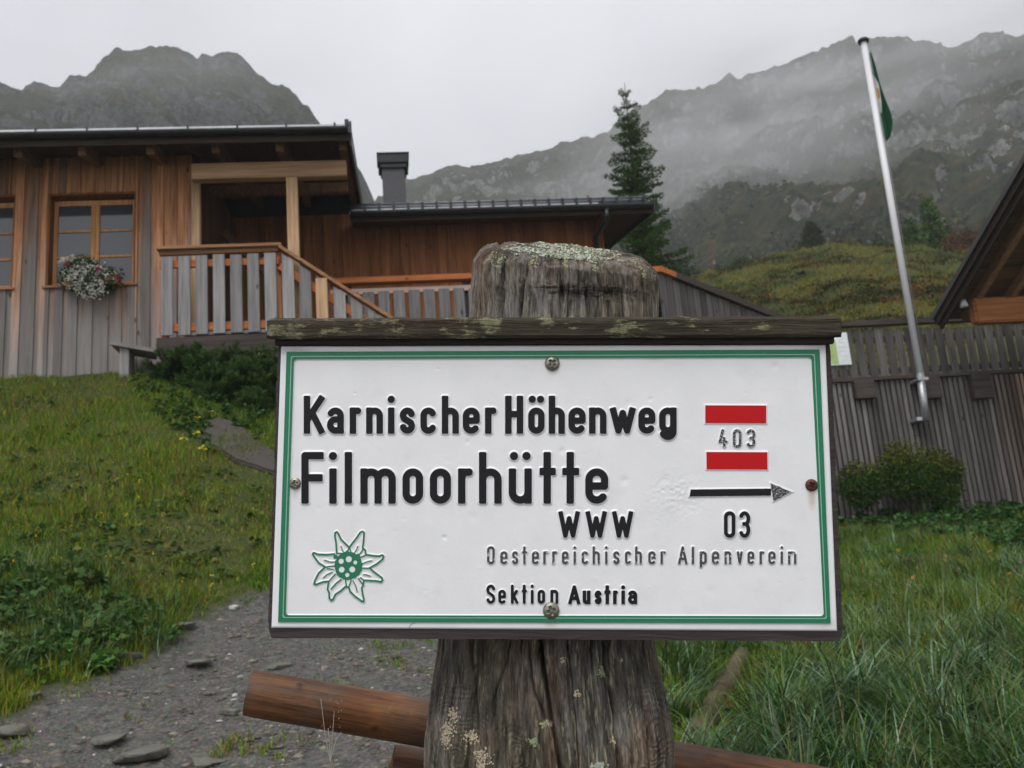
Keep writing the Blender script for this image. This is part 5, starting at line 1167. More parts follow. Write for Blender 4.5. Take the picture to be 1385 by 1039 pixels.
for w_ in (.42, 1.05, 1.68, 2.3, 2.95):
    mb = MB(); rslab(.15, LR, w_, w_+.11, .101, .26, mb, .7); mb.build('rafter', wood('shed_rafter', (.16, .075, .04), (.34, .19, .11), axis='y') if w_ < .5 else bpy.data.materials['shed_rafter'], RF)
pq = 15.55; a = at(1311, 404, pq); b = at(1311, 439, pq)
MB().box(a[0], a[0]+5, pq-.11, pq+.11, b[1], a[1]-.02, .6).build('log_plate', wood('orange_log', (.19, .06, .022), (.42, .17, .07), axis='x', gs=18), SH, bevel=.03)
for dx in (1.45, 4.6): MB().box(a[0]+dx, a[0]+dx+.18, pq-.09, pq+.09, .5, b[1], .5).build('post', M_ORZ, SH)
SHL = MB(); a2 = at(1303, 411, pq-.05)
LM = empty('shed_lamp', W(a2[0], pq-.05, a2[1]-.1), 'small white lamp hanging at the end of the orange log plate', 'lamp')
MB().tube([W(a2[0], pq-.05, a2[1]+.07), W(a2[0]+.01, pq-.05, a2[1]-.06)], [.045, .07], 14).build('lamp_shade', plain('white_plastic', (.6, .6, .6), .4), LM)
MB().tube([W(a2[0], pq-.05, a2[1]+.07), W(a2[0], pq-.05, a2[1]+.18)], .02, 8).build('holder', M_METAL, LM)
# ============================================================ flagpole and flag
QF = 16.45; fb = at(1252, 570, QF); ft = at(1168, 57, QF); sp_ = at(1245, 508, QF)
FP = empty('flagpole', W(fb[0], QF, fb[1]), 'tall white flagpole with dark cap fixed in front of the terrace wall', 'flagpole')
MB().tube([W(sp_[0], QF, sp_[1]), W(ft[0], QF, ft[1])], [.062, .058], 20).build('pole', plain('white_pole', (.66, .66, .68), .3, 0, .05, 2), FP)
MB().tube([W(fb[0], QF, fb[1]), W(sp_[0], QF, sp_[1]+.02)], .07, 20).build('sleeve', M_GALV, FP)
MB().box(fb[0]-.17, fb[0]+.06, QF-.02, QC_-.02, fb[1]+.02, fb[1]+.08, .5).box(sp_[0]-.1, sp_[0]+.1, QF-.075, QC_-.05, sp_[1]-.1, sp_[1]-.05, .5).build('bracket', M_GALV, FP)
MB().tube([W(ft[0], QF, ft[1]-.01), W(ft[0], QF, ft[1]+.04), W(ft[0], QF, ft[1]+.07), W(ft[0], QF, ft[1]+.10)], [.10, .11, .08, .02], 20).build('cap', M_METAL, FP)
MB().tube([W(ft[0]+.08, QF-.01, ft[1]-.05), W(sp_[0]+.10, QF-.02, sp_[1]+.3)], .006, 6).build('halyard', plain('rope', (.3, .3, .3), .8), FP)
# limp flag: folds hang down beside the pole
nu, nv = 46, 90; U, T = np.meshgrid(np.linspace(0, 1, nu), np.linspace(0, 1, nv), indexing='ij')
ftop = at(1180, 72, QF)[1]; fl = [(0, .02), (.15, .20), (.3, .31), (.5, .44), (.7, .58), (.82, .60), (.9, .50), (1, .28)]
wid = np.interp(T, [a for a, b in fl], [b for a, b in fl]); L_ = ftop-at(1205, 188, QF)[1]
fs_ = ft[0]+.075+(sp_[0]-ft[0])*.0+U*wid*.30; fz = ftop-T*L_-.10*U*np.sin(T*PI); fq = QF+.10*np.sin(U*11+T*2.5)*(.3+T)*U**.5+.03*np.sin(T*9+U*5)
me = npmesh('flag', np.stack([fs_*hv.x+fq*bv.x, fs_*hv.y+fq*bv.y, fz], -1).reshape(-1, 3), gridfaces(nu, nv), smooth=True)
FC = np.full((nu, nv, 3), (.008, .075, .035)); 
ww = (((U-.15)/.42)**2+((T-.47)/.20)**2); star = ww*(1+.45*np.cos(6*np.arctan2((T-.47)*2.2, U-.15)))
FC[star < .7] = (.62, .63, .62); FC[ww < .10] = (.55, .30, .02)
ca = me.color_attributes.new('tint', 'FLOAT_COLOR', 'POINT'); cc = np.ones((nu*nv, 4), np.float32); cc[:, :3] = FC.reshape(-1, 3); ca.data.foreach_set('color', cc.ravel())
m_fl = leafmat('flag_cloth', .8, .3, .2)
fo = link('flag', me, m_fl); props(fo, 'limp green club flag with white edelweiss hanging from the flagpole', 'flag')
# ============================================================ PLANTS AND STONES
def blades(P, L, Wd, lean, az, col, seg=3, curl=1.0):
    """curved tapering blades; arrays of n; returns V, F4, F3, C"""
    n = len(P); V = []; ts = np.linspace(0, 1, seg+1)
    dx, dy = np.cos(az), np.sin(az); px, py = -dy, dx
    for k, t in enumerate(ts):
        ang = lean*(t**1.2)*curl+lean*.25
        # integrate roughly
        h = L*(t*np.cos(ang*.55)); o = L*t*np.sin(ang*.75)
        c = P+np.stack([dx*o, dy*o, h], -1)
        w = Wd*(1-t)**.7*.5 if k < seg else None
        if w is None: V.append(c)
        else:
            s = np.stack([px*w, py*w, np.zeros(n)], -1); V += [c-s, c+s]
    m = 2*seg+1; V = np.stack(V, 1).reshape(-1, 3); b = np.arange(n)[:, None]*m
    F4 = np.concatenate([b+np.array([2*k, 2*k+1, 2*k+3, 2*k+2])[None] for k in range(seg-1)], 0) if seg > 1 else None
    F3 = b+np.array([2*seg-2, 2*seg-1, 2*seg])[None]
    tt = np.array([0.0]*2+[t for t in ts[1:-1] for _ in (0, 1)]+[1.0]); C = col[:, None, :]*(.96+.08*tt)[None, :, None]  # blade colour darkens slightly toward the base, a little painted ground shade
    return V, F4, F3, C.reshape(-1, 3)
GCOL = np.array([(.055, .13, .010), (.105, .21, .015), (.17, .26, .020), (.25, .25, .028), (.26, .17, .040), (.19, .085, .022), (.040, .085, .026)])
def gcols(x, y, n, wts):
    pn = fbm(x*.8, y*.8, 0, 4, 301); q = rng.random(n)*.88+.70*pn-.03
    o = np.cumsum(wts)/np.sum(wts); i = np.searchsorted(o, np.clip(q, 0, .999)); i = np.clip(i, 0, len(GCOL)-1)
    return GCOL[i]*(.7+.6*rng.random((n, 1)))
def region(n, a0, a1, d0, d1, pw=1.0):
    a = rng.uniform(a0, a1, n); u = rng.random(n); y = d0*(d1/d0)**(u**pw); return a*y, y
def merge(name, parts, mt, **kw):
    V = []; F4 = []; F3 = []; C = []; k = 0
    for v, f4, f3, c in parts:
        V.append(v); C.append(c)
        if f4 is not None: F4.append(f4+k)
        if f3 is not None: F3.append(f3+k)
        k += len(v)
    me = npmesh(name, np.vstack(V), np.vstack(F4) if F4 else None, np.vstack(F3) if F3 else None, smooth=True, col=np.vstack(C))
    return link(name, me, mt, **kw)
def ok_ground(x, y):
    s = x*hv.x+y*hv.y; q = x*bv.x+y*bv.y; yard = (q < np.where(s < -2.4, QA-.02, np.where(s < c1, QT-.05, np.minimum(QC_-.1, QT+(s-c1)*(e1q-QT)/(e1s-c1)-.08))))
    return yard
LGA = ghit(944, 1022); LGB = ghit(1006, 898)
def off_log(x, y, w_=.12):
    ax, ay = LGA.x, LGA.y-.05; vx, vy = LGB.x-LGA.x, LGB.y-LGA.y; t = np.clip(((x-ax)*vx+(y-ay)*vy)/(vx*vx+vy*vy), 0, 1); return np.hypot(x-ax-t*vx+.0, (y-ay-t*vy)*.7) > w_
parts = []
def tuft_batch(n, a0, a1, d0, d1, Lr, Wr, lean, wts, pw=1.0, clump=None, thr=0, sel=None):
    x, y = region(n, a0, a1, d0, d1, pw); k = ok_ground(x, y) & (path_mask(x, y) < rng.random(n)*.5) & off_log(x, y, .03)
    if sel is not None: k &= sel(x, y)
    x, y = x[k], y[k]; nn = len(x); z = gz(x, y)-.01
    hm_ = 1+.9*fbm(x*1.3, y*1.3, 0, 3, 333)+.4*fbm(x*5, y*5, 0, 2, 334)
    L = rng.uniform(*Lr, nn)*np.clip(hm_, .35, 2.2); Wd = rng.uniform(*Wr, nn)
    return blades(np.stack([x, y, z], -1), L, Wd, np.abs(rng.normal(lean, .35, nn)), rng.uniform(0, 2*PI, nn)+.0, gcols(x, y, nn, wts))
WL = [1.2, 2.2, 2.4, 1.6, .8, .6, .9]
left = lambda x, y: x < .35*y-.9
parts.append(tuft_batch(30000, .05, .30, 3.2, 14, (.05, .11), (.006, .011), .7, WL, sel=left))
parts.append(tuft_batch(170000, -.68, .05, 3.2, 13, (.045, .10), (.006, .011), .7, WL, sel=left))
parts.append(tuft_batch(26000, -.68, .1, 2.8, 6.5, (.07, .16), (.004, .008), .8, WL, sel=left))
parts.append(tuft_batch(130000, -.05, .75, 2.6, 17, (.06, .15), (.004, .010), .8, [1.6, 2.6, 2.2, 1.4, .8, .5, 1.4], sel=lambda x, y: ~left(x, y)))
x, y = region(60000, -.6, .1, 3.0, 11); pmx = path_mask(x, y); cl = fbm(x*2.6, y*2.6, 0, 4, 715, .6); k = (pmx > .25) & (cl+.9*(1-pmx) > .33) & ok_ground(x, y); x, y = x[k], y[k]; nn = len(x)
parts.append(blades(np.stack([x, y, gz(x, y)-.03], -1), rng.uniform(.03, .07, nn), rng.uniform(.004, .008, nn), np.abs(rng.normal(1.0, .4, nn)), rng.uniform(0, 2*PI, nn), gcols(x, y, nn, [1, 2, 2, 1.6, 1, 1, .6])))
merge('grass', parts, M_GRASS, kind='stuff', label='short mixed green and yellowish meadow grass on the banks', cat='grass')
# long drooping wet grass, lower right
def pxreg(n, poly_, d0=1.5, d1=30):
    P = np.array(poly_); x0, y0 = P.min(0); x1, y1 = P.max(0); out_ = []
    while len(out_) < n:
        x, y = rng.uniform(x0, x1), rng.uniform(y0, y1); ins = False; j = len(P)-1
        for i in range(len(P)):
            if (P[i, 1] > y) != (P[j, 1] > y) and x < (P[j, 0]-P[i, 0])*(y-P[i, 1])/(P[j, 1]-P[i, 1])+P[i, 0]: ins = not ins
            j = i
        if ins: out_.append(tuple(ghit(x, y, d0, d1)))
    return np.array(out_)
def tussocks(C_, nb, L, Wd, colr, spread, lean):
    C_ = C_[off_log(C_[:, 0], C_[:, 1]+.05, .17)]; P = []; 
    n = len(C_)*nb; c = np.repeat(C_, nb, 0); r = np.abs(rng.normal(0, spread, n)); a = rng.uniform(0, 2*PI, n)
    x = c[:, 0]+r*np.cos(a); y = c[:, 1]+r*np.sin(a); z = gz(x, y)-.01; sz = np.repeat(rng.uniform(.6, 1.25, len(C_)), nb)
    dirn = a+rng.normal(0, .5, n); bias = np.repeat(rng.uniform(0, 2*PI, len(C_)), nb); dirn = np.where(rng.random(n) < .3, dirn, bias+rng.normal(0, .4, n))
    cc = np.array(colr)[rng.integers(0, len(colr), n)]*(.65+.7*rng.random((n, 1)))
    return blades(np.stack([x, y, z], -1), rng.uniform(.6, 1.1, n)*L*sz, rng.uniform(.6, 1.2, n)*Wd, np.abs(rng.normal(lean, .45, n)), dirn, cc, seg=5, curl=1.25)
BG = [(.018, .050, .016), (.040, .12, .030), (.075, .18, .055), (.21, .33, .20), (.06, .14, .02), (.020, .045, .016), (.11, .17, .03)]  # darkest and palest tones paint shaded gaps and pale sheen into the blades
YG = [(.075, .18, .016), (.12, .24, .022), (.17, .24, .03), (.24, .19, .04), (.045, .12, .014), (.07, .17, .03)]
pts = []
fg = pxreg(330, [(900, 900), (1150, 880), (1385, 880), (1500, 960), (1500, 1120), (900, 1120)])
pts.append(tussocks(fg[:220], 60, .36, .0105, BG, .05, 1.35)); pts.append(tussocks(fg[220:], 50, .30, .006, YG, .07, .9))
mg = pxreg(330, [(1120, 720), (1480, 700), (1480, 900), (890, 900), (890, 870), (1140, 870)])
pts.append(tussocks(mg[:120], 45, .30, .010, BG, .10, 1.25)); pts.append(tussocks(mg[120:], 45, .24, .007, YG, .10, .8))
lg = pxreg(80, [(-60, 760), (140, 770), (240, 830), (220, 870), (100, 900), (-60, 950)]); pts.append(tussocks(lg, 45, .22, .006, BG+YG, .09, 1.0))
ds_ = np.vstack([fg[::6], mg[::5]]); pts.append(tussocks(ds_, 4, .42, .0035, [(.34, .27, .12), (.28, .18, .07), (.40, .34, .20)], .12, .45)); pts.append(tussocks(fg[::9], 8, .25, .008, [(.22, .12, .03), (.30, .20, .05)], .08, 1.4))
hid = pxreg(60, [(380, 600), (600, 600), (560, 700), (420, 720)]); pts.append(tussocks(hid, 30, .2, .007, YG, .1, .9))
merge('long_grass', pts, M_WETG, kind='stuff', label='long drooping wet grass in the lower right foreground', cat='long grass')
# tussocky knoll behind the terrace
x, y = region(260000, -.15, 1.0, 20.5, 39, .8); k = (x*bv.x+y*bv.y > 19.2); x, y = x[k], y[k]; n_ = len(x); z = gz(x, y)
hn = fbm(x*.5, y*.9, 0, 4, 401); hn = fbm(x*.45, y*1.1+z*1.4, 0, 4, 401); cc = np.where((hn > -.02)[:, None], np.array([(.23, .205, .030)]), np.array([(.10, .115, .020)]))
cc = np.where((hn < -.18)[:, None], np.array([(.030, .042, .012)]), cc); cc = np.where((rng.random(n_) < .10)[:, None], np.array([(.26, .12, .035)]), cc)*(.6+.8*rng.random((n_, 1)))
KB = [blades(np.stack([x, y, z-.02], -1), rng.uniform(.06, .17, n_)*(1+1.2*np.clip(-hn, 0, .5)), rng.uniform(.012, .03, n_), np.abs(rng.normal(1.1, .4, n_)), rng.uniform(0, 2*PI, n_), cc, seg=2)]
merge('tussock_grass', KB, M_GRASS, kind='stuff', label='yellow green tussock grass covering the knoll behind the terrace', cat='tussock grass')
# ---- leaves
def leafcards(P, size, N, col, asp=.55, fold=.25):
    """one bent diamond leaf per point"""
    n = len(P); N = N/np.linalg.norm(N, axis=1, keepdims=True); R_ = rng.normal(size=(n, 3)); a = np.cross(N, R_); a /= np.linalg.norm(a, axis=1, keepdims=True)+1e-9; b = np.cross(N, a)
    s = size[:, None] if np.ndim(size) else size
    V = np.stack([P, P+a*s*.5+b*s*asp*.5+N*s*fold*.4, P+a*s, P+a*s*.5-b*s*asp*.5+N*s*fold*.4], 1)
    V[:, 0] -= 0
    i = np.arange(n)[:, None]*4; F = i+np.array([0, 1, 2, 3])[None]
    return V.reshape(-1, 3), F, None, np.repeat(col, 4, 0)*np.tile([.85, 1, 1.15, 1], n)[:, None]
def crown_pts(c, rad, n, seed, lumps=9, shell=.55):
    r_ = np.random.default_rng(seed); lc = r_.normal(size=(lumps, 3)); lc /= np.linalg.norm(lc, axis=1, keepdims=True); lc = lc*.55*np.array(rad)+np.array(c)
    i = r_.integers(0, lumps, n); d = r_.normal(size=(n, 3)); d /= np.linalg.norm(d, axis=1, keepdims=True)
    rr = (shell+(1-shell)*r_.random(n))[:, None]*np.array(rad)*(.42+.25*r_.random(lumps))[i][:, None]; return lc[i]+d*rr, d
def pick(cols, n, v=.35): return np.array(cols)[rng.integers(0, len(cols), n)]*(1-v+2*v*rng.random((n, 1)))
def shrub(name, c, rad, n, leaf, cols, label, cat, group=None, lumps=10, asp=.4, tips=None, stems=6, seed=1):
    base = Vector((c[0], c[1], c[2]-rad[2])); root = empty(name, base, label, cat, group)
    P, d = crown_pts(c, rad, n, seed, lumps); cl = pick(cols, n)
    if tips is not None: k = (P[:, 2] > c[2]+rad[2]*.25) & (rng.random(n) < .45); cl[k] = pick([tips], k.sum())
    P[:, 2] = np.maximum(P[:, 2], gz(P[:, 0], P[:, 1], False)-.02)
    me = leafcards(P, rng.uniform(.6, 1.3, n)*leaf, d*.6+rng.normal(size=(n, 3))*.8+np.array([0, 0, .5]), cl, asp)
    merge('foliage', [me], M_LEAF, parent=root)
    mb = MB()
    for i in range(stems):
        j = rng.integers(0, n); mb.tube([base+Vector((rng.normal(0, .05), rng.normal(0, .05), -.05)), base.lerp(Vector(P[j]), .55)+Vector((0, 0, .04)), Vector(P[j])], [.014, .009, .004], 5)
    mb.build('stem', M_BARK, root); return root
M_BARK = plain('bark', (.055, .042, .032), .9, 0, .4, 30, .004)
DG = [(.018, .036, .012), (.028, .050, .014), (.038, .062, .016)]; MG = [(.03, .075, .018), (.045, .10, .022), (.06, .12, .03)]
def ondepth(px, py, q):
    s_, z_ = hp(px, py, q); return W(s_, q, z_)
for i, (px, py, q, rx, rzz, lb) in enumerate(((1166, 652, 16.0, .46, .46, 'low round olive shrub at the wall foot nearest the sign edge'), (1228, 645, 15.9, .50, .56, 'tallest round shrub in the middle of the three by the wall'), (1279, 650, 16.0, .44, .52, 'round dark shrub at the wall foot, furthest right of the three'))):
    c = ondepth(px, py, q); shrub('round_shrub', c, (rx*1.02, rx*.85, rzz*(1.0, 1.35, 1.1)[i]), 6000, .07, [(.020, .055, .008), (.038, .085, .010), (.060, .115, .014)], lb, 'shrub', 'shrubs at the foot of the terrace wall', 9, .3, (.17, .16, .02), seed=20+i)
def pine_bush(c, rad, ns, label, seed):
    r_ = np.random.default_rng(seed); root = empty('dark_bush', Vector((c[0], c[1], c[2]-rad)), label, 'bush', 'bushes below the porch'); P = []; D_ = []; mb = MB(); tips = []
    for i in range(ns):
        a = r_.uniform(0, 2*PI); o = rad*math.sqrt(r_.random())*1.1; h = rad*r_.uniform(.7, 2.1)*(1-.35*(o/rad)**2)
        b0 = Vector((c[0], c[1], c[2]-rad-.05)); b1 = b0+Vector((math.cos(a)*o*.8, math.sin(a)*o*.8, h*.45)); b2 = b0+Vector((math.cos(a)*o*1.1+r_.normal(0, .05), math.sin(a)*o*1.1, h))
        if i < 40: mb.tube([b0, b1, b2], [.012, .008, .004], 5)
        n_ = 230; t = r_.uniform(.35, 1, n_)[:, None]; B = (1-t)**2*np.array(b0)+2*t*(1-t)*np.array(b1)+t**2*np.array(b2); dd = np.array((b2-b1).normalized())
        rn = r_.normal(size=(n_, 3)); rn -= dd*(rn@dd)[:, None]; rn /= np.linalg.norm(rn, axis=1, keepdims=True); d_ = rn+dd*r_.uniform(.4, 1.2, (n_, 1)); P.append(B); D_.append(d_); tips.append(t[:, 0])
    mb.build('stem', M_BARK, root); P = np.vstack(P); D_ = np.vstack(D_); D_ /= np.linalg.norm(D_, axis=1, keepdims=True); t = np.concatenate(tips); n = len(P)
    Rv = np.cross(D_, r_.normal(size=D_.shape)); Rv /= np.linalg.norm(Rv, axis=1, keepdims=True); L = r_.uniform(.05, .10, n)[:, None]
    V = np.stack([P, P+D_*L*.5+Rv*L*.09, P+D_*L, P+D_*L*.5-Rv*L*.09], 1).reshape(-1, 3); cc = pick([(.008, .024, .007), (.015, .040, .010), (.026, .058, .015)], n); k = (t > .86); cc[k] = pick([(.045, .09, .02)], k.sum())
    merge('foliage', [(V, np.arange(4*n).reshape(-1, 4), None, np.repeat(cc, 4, 0))], M_LEAF, parent=root)
for i, (px, py, q, r_, lb) in enumerate(((252, 492, 11.75, .30, 'small feathery pine bush under the left end of the porch'), (300, 505, 11.6, .42, 'feathery dark pine bush below the porch slats'), (350, 515, 11.5, .46, 'larger dark pine bush beside the sign corner'), (400, 540, 11.4, .42, 'dark pine bush mostly hidden by the sign board'), (338, 548, 11.0, .22, 'low dark pine bush nearest the stone slab'), (318, 532, 11.2, .34, 'dark pine bush spreading down the slope above the stone slab'))):
    pine_bush(ondepth(px, py, q), r_, int(150*r_/.4), lb, 40+i)
# broad leaved weeds
def weeds(C_, nl, L, colr, seed):
    n = len(C_)*nl; c = np.repeat(C_, nl, 0); a = rng.uniform(0, 2*PI, n); r = rng.uniform(0, L*1.1, n)
    P = c+np.stack([np.cos(a)*r, np.sin(a)*r, rng.uniform(.2, 1.5, n)*L], -1); N = np.stack([np.cos(a)*.5, np.sin(a)*.5, np.full(n, 1.)], -1)+rng.normal(0, .35, (n, 3))
    return leafcards(P, rng.uniform(.6, 1.2, n)*L, N, pick(colr, n), .8, .3)
wd = []
wr = pxreg(230, [(1140, 668), (1260, 675), (1385, 690), (1480, 700), (1480, 760), (1330, 740), (1140, 715)]); wr[:, 2] = gz(wr[:, 0], wr[:, 1]); wd.append(weeds(wr, 60, .085, [(.022, .070, .016), (.035, .10, .022), (.055, .14, .03)], 1))
wl = pxreg(100, [(-60, 770), (100, 780), (190, 830), (190, 870), (80, 890), (-60, 930)]); wl[:, 2] = gz(wl[:, 0], wl[:, 1]); wd.append(weeds(wl, 22, .065, MG+[(.09, .13, .035)], 2))
wm_ = pxreg(120, [(150, 500), (270, 500), (360, 560), (350, 600), (285, 560), (285, 620), (210, 560)]); wm_[:, 2] = gz(wm_[:, 0], wm_[:, 1]); wd.append(weeds(wm_, 20, .05, MG, 3))
wz = pxreg(34, [(60, 850), (190, 830), (250, 840), (230, 880), (120, 910), (40, 930)]); wz[:, 2] = gz(wz[:, 0], wz[:, 1]); wd.append(weeds(wz, 34, .045, [(.04, .12, .02), (.07, .17, .03), (.10, .20, .04)], 6))
ws = pxreg(150, [(0, 520), (360, 660), (360, 780), (0, 820)]); ws[:, 2] = gz(ws[:, 0], ws[:, 1])-.02; wd.append(weeds(ws, 7, .055, MG+[(.12, .13, .02)], 4))
wq = pxreg(110, [(1140, 730), (1385, 740), (1385, 1030), (950, 1030)]); wq[:, 2] = gz(wq[:, 0], wq[:, 1]); wd.append(weeds(wq, 9, .055, MG, 5))
merge('weeds', wd, M_LEAF, kind='stuff', label='broad leaved green weeds by the wall foot and path edge', cat='weeds')
fl = []
for reg, n_, sz, cl in (([(0, 640), (360, 660), (350, 830), (0, 860)], 26, .015, (.55, .42, .01)), ([(200, 580), (290, 560), (280, 640), (220, 610)], 5, .045, (.45, .42, .03)), ([(1150, 700), (1385, 720), (1385, 800), (1150, 800)], 14, .03, (.5, .2, .04))):
    p = pxreg(n_, reg); p[:, 2] = gz(p[:, 0], p[:, 1])+.07; p = np.repeat(p, 5, 0)+rng.normal(0, .006, (n_*5, 3)); fl.append(leafcards(p, np.full(len(p), sz), np.array([[0, -.5, 1]])+rng.normal(0, .5, (len(p), 3)), pick([cl], len(p), .2), .8))
merge('meadow_flowers', fl, M_LEAF, kind='stuff', label='tiny yellow flowers scattered in the grass', cat='flowers')
# heath clumps and stones breaking up the knoll
cn = 900; x, y = region(cn*4, -.1, .95, 21, 38.5, .8); hm2 = fbm(x*.3, y*.5, 0, 3, 611); k = (hm2+rng.normal(0, .15, len(x)) > .12) & (x*bv.x+y*bv.y > 19.5); x, y = x[k][:cn], y[k][:cn]; cn = len(x)
sz_ = np.repeat(rng.uniform(.12, .5, cn), 60); cx3 = np.repeat(np.stack([x, y, gz(x, y)+.05], -1), 60, 0); P = cx3+rng.normal(size=cx3.shape)*sz_[:, None]*np.array([1., .7, .28])*.62
merge('heath', [leafcards(P, rng.uniform(.05, .13, len(P)), rng.normal(size=P.shape)+np.array([0, -.4, .8]), np.repeat(pick([(.022, .034, .010), (.035, .050, .012), (.055, .065, .014), (.10, .06, .022), (.13, .045, .02)], cn, .3), 60, 0)*(.7+.6*rng.random((len(P), 1))), .5)], M_LEAF, kind='stuff', label='dark low heath and bilberry clumps dotting the knoll', cat='heath')
# ---- window flowers
fc = ondepth(124, 372, 12.42); FBX = empty('flower_box', fc-Vector((0, 0, .2)), 'window box overflowing with white and pink flowers below the left window', 'flower box')
s_, z_ = hp(124, 385, 12.42); MB().box(s_-.33, s_+.34, 12.36, 12.52, z_-.02, z_+.12, .5).build('trough', M_BRX, FBX, bevel=.005)
P1, d1 = crown_pts((fc.x, fc.y, fc.z+.03), (.42, .22, .27), 5200, 5, 14); merge('foliage', [leafcards(P1, rng.uniform(.02, .05, len(P1)), d1+rng.normal(size=(len(P1), 3))*.6, pick([(.02, .05, .015), (.035, .075, .02), (.05, .095, .03)], len(P1)), .6)], M_LEAF, parent=FBX)
wc = ondepth(118, 378, 12.27); P2, d2 = crown_pts((wc.x, wc.y, wc.z), (.33, .16, .26), 800, 6, 16, .3); P2 = np.vstack([P2, crown_pts((fc.x-.22, fc.y-.12, fc.z+.16), (.16, .08, .08), 160, 8, 6)[0]]); merge('white_blossom', [leafcards(np.repeat(P2, 2, 0), np.full(len(P2)*2, .024), rng.normal(size=(len(P2)*2, 3)), pick([(.60, .60, .55)], len(P2)*2, .15), .9)], M_LEAF, parent=FBX)
for px, py in ((90, 357), (133, 364), (160, 375)):
    p = ondepth(px, py, 12.2); q_ = np.array([p])+rng.normal(0, .018, (22, 3)); merge('pink_blossom', [leafcards(q_, np.full(22, .032), rng.normal(size=(22, 3)), pick([(.30, .03, .09)], 22, .3), .8)], M_LEAF, parent=FBX)
# ---- conifers
def conifer(name, base, H, width, label, group=None, seed=1, dens=1.0, cols=None, leaf=.09):
    r_ = np.random.default_rng(seed); root = empty(name, base, label, 'tree', group); cols = cols or [(.014, .045, .007), (.030, .075, .010), (.060, .115, .016)]
    tr = MB(); tr.tube([base+Vector((0, 0, H*t)) + Vector((.03*math.sin(t*7), .02*math.cos(t*5), 0))*H*.1 for t in np.linspace(-.03, 1, 12)], [max(.006, H*.017*(1-t)) for t in np.linspace(0, 1, 12)], 8); tr.build('trunk', M_BARK, root)
    mb = MB(); P = []; N = []; S_ = []
    z = .04*H
    while z < H*.985:
        t = z/H; L0 = width*(1-t)**.78*(.8+.4*r_.random())+.03
        nb = int(r_.integers(5, 9)) if t < .88 else 3; ph = r_.random()*6
        for i in range(nb):
            a = ph+2*PI*i/nb+r_.normal(0, .25); L = L0*r_.uniform(.5, 1.2); droop = -.38*L*(1-t)+.45*L*t
            p0 = base+Vector((0, 0, z)); d = Vector((math.cos(a), math.sin(a), 0)); pts_ = [p0+d*L*u+Vector((0, 0, droop*u**1.2+.10*L*u**3)) for u in (0, .35, .7, 1)]
            mb.tube(pts_, [.012*H/8+.006*(1-t), .009, .006, .003], 4, cap=False)
            side = Vector((-d.y, d.x, 0)); m_ = int(max(2, L*34*dens))
            for k in range(m_):
                u = (k+.5)/m_; p = pts_[0].lerp(pts_[-1], u)+Vector((0, 0, .10*L*(u**3-u)*.5)); tw = (.05*min(1, L*3)+.30*L*(1-u)**.7)*r_.uniform(.4, 1.1)
                sg = -1 if k % 2 else 1; e = (d*.55+side*sg).normalized()*tw+Vector((0, 0, -.22*tw))
                nn_ = max(3, int(tw/.045))
                for j in range(nn_):
                    P.append(p+e*(j+.5)/nn_); N.append(e.normalized()); S_.append(leaf*r_.uniform(.7, 1.3))
        z += H*.025*r_.uniform(.7, 1.3)*(1.15-.3*t+1.2*max(0, t-.85)*4)+.02
    mb.build('branch', M_BARK, root)
    # needles: slim cards in random rolls along each twig
    P = np.array([tuple(p) for p in P]); N = np.array([tuple(p) for p in N]); S_ = np.array(S_); P = np.repeat(P, 3, 0)+r_.normal(0, .012, (len(P)*3, 3)); N = np.repeat(N, 3, 0); S_ = np.repeat(S_, 3)
    D_ = N+r_.normal(0, .6, N.shape); D_ /= np.linalg.norm(D_, axis=1, keepdims=True); Rv = np.cross(D_, r_.normal(size=D_.shape)); Rv /= np.linalg.norm(Rv, axis=1, keepdims=True)
    s1 = S_[:, None]; V = np.stack([P, P+D_*s1*.5+Rv*s1*.16, P+D_*s1, P+D_*s1*.5-Rv*s1*.16], 1).reshape(-1, 3); n = len(P)
    C_ = np.repeat(np.array(cols)[r_.integers(0, len(cols), n)]*(.6+.8*r_.random((n, 1))), 4, 0)
    merge('crown', [(V, np.arange(n*4).reshape(-1, 4), None, C_)], M_LEAF, parent=root); return root
tp = ondepth(842, 112, 22); gzv = 3.6
conifer('spruce_tree', Vector((tp.x+.03, tp.y, gzv)), tp.z-gzv, 1.75, 'slender dark spruce standing behind the right end of the long low hut', seed=4, dens=1.4, leaf=.075)
def farbase(px, d): v = ray(px, 330); x = v.x/v.y*d; return x, d
LG = [(.065, .13, .03), (.09, .17, .04), (.05, .10, .025)]
for i, (px, py, d, wdt, cols, lb) in enumerate(((1252, 262, 47, 1.7, LG, 'pale green larch rising behind the knoll left of the shed roof'), (1228, 292, 44, 1.3, LG, 'smaller pale larch just left of the flagpole shaft on the knoll'), (1275, 300, 50, 1.6, DG, 'dark green larch nearest the shed roof behind the knoll'), (1095, 300, 60, 1.2, DG, 'small dark conifer on the slope left of the flagpole'))):
    v = ray(px, py); t = d/v.y; top = Vector(v)*t; b = Vector((top.x, top.y, float(gz(top.x, top.y, False))-.3))
    if d > 52: b.z = top.z-2.6
    conifer('larch_tree', b, max(1.5, top.z-b.z), wdt, lb, 'small trees behind the knoll', seed=60+i, dens=.55, cols=cols, leaf=.2)
v = ray(1305, 328); p = Vector(v)*(44/v.y); shrub('rowan_bush', (p.x, p.y, p.z-.3), (1.5, 1.2, .85), 2600, .17, [(.10, .045, .022), (.16, .05, .025), (.07, .06, .02)], 'rust red autumn bush on the knoll beside the shed roof', 'bush', seed=77)
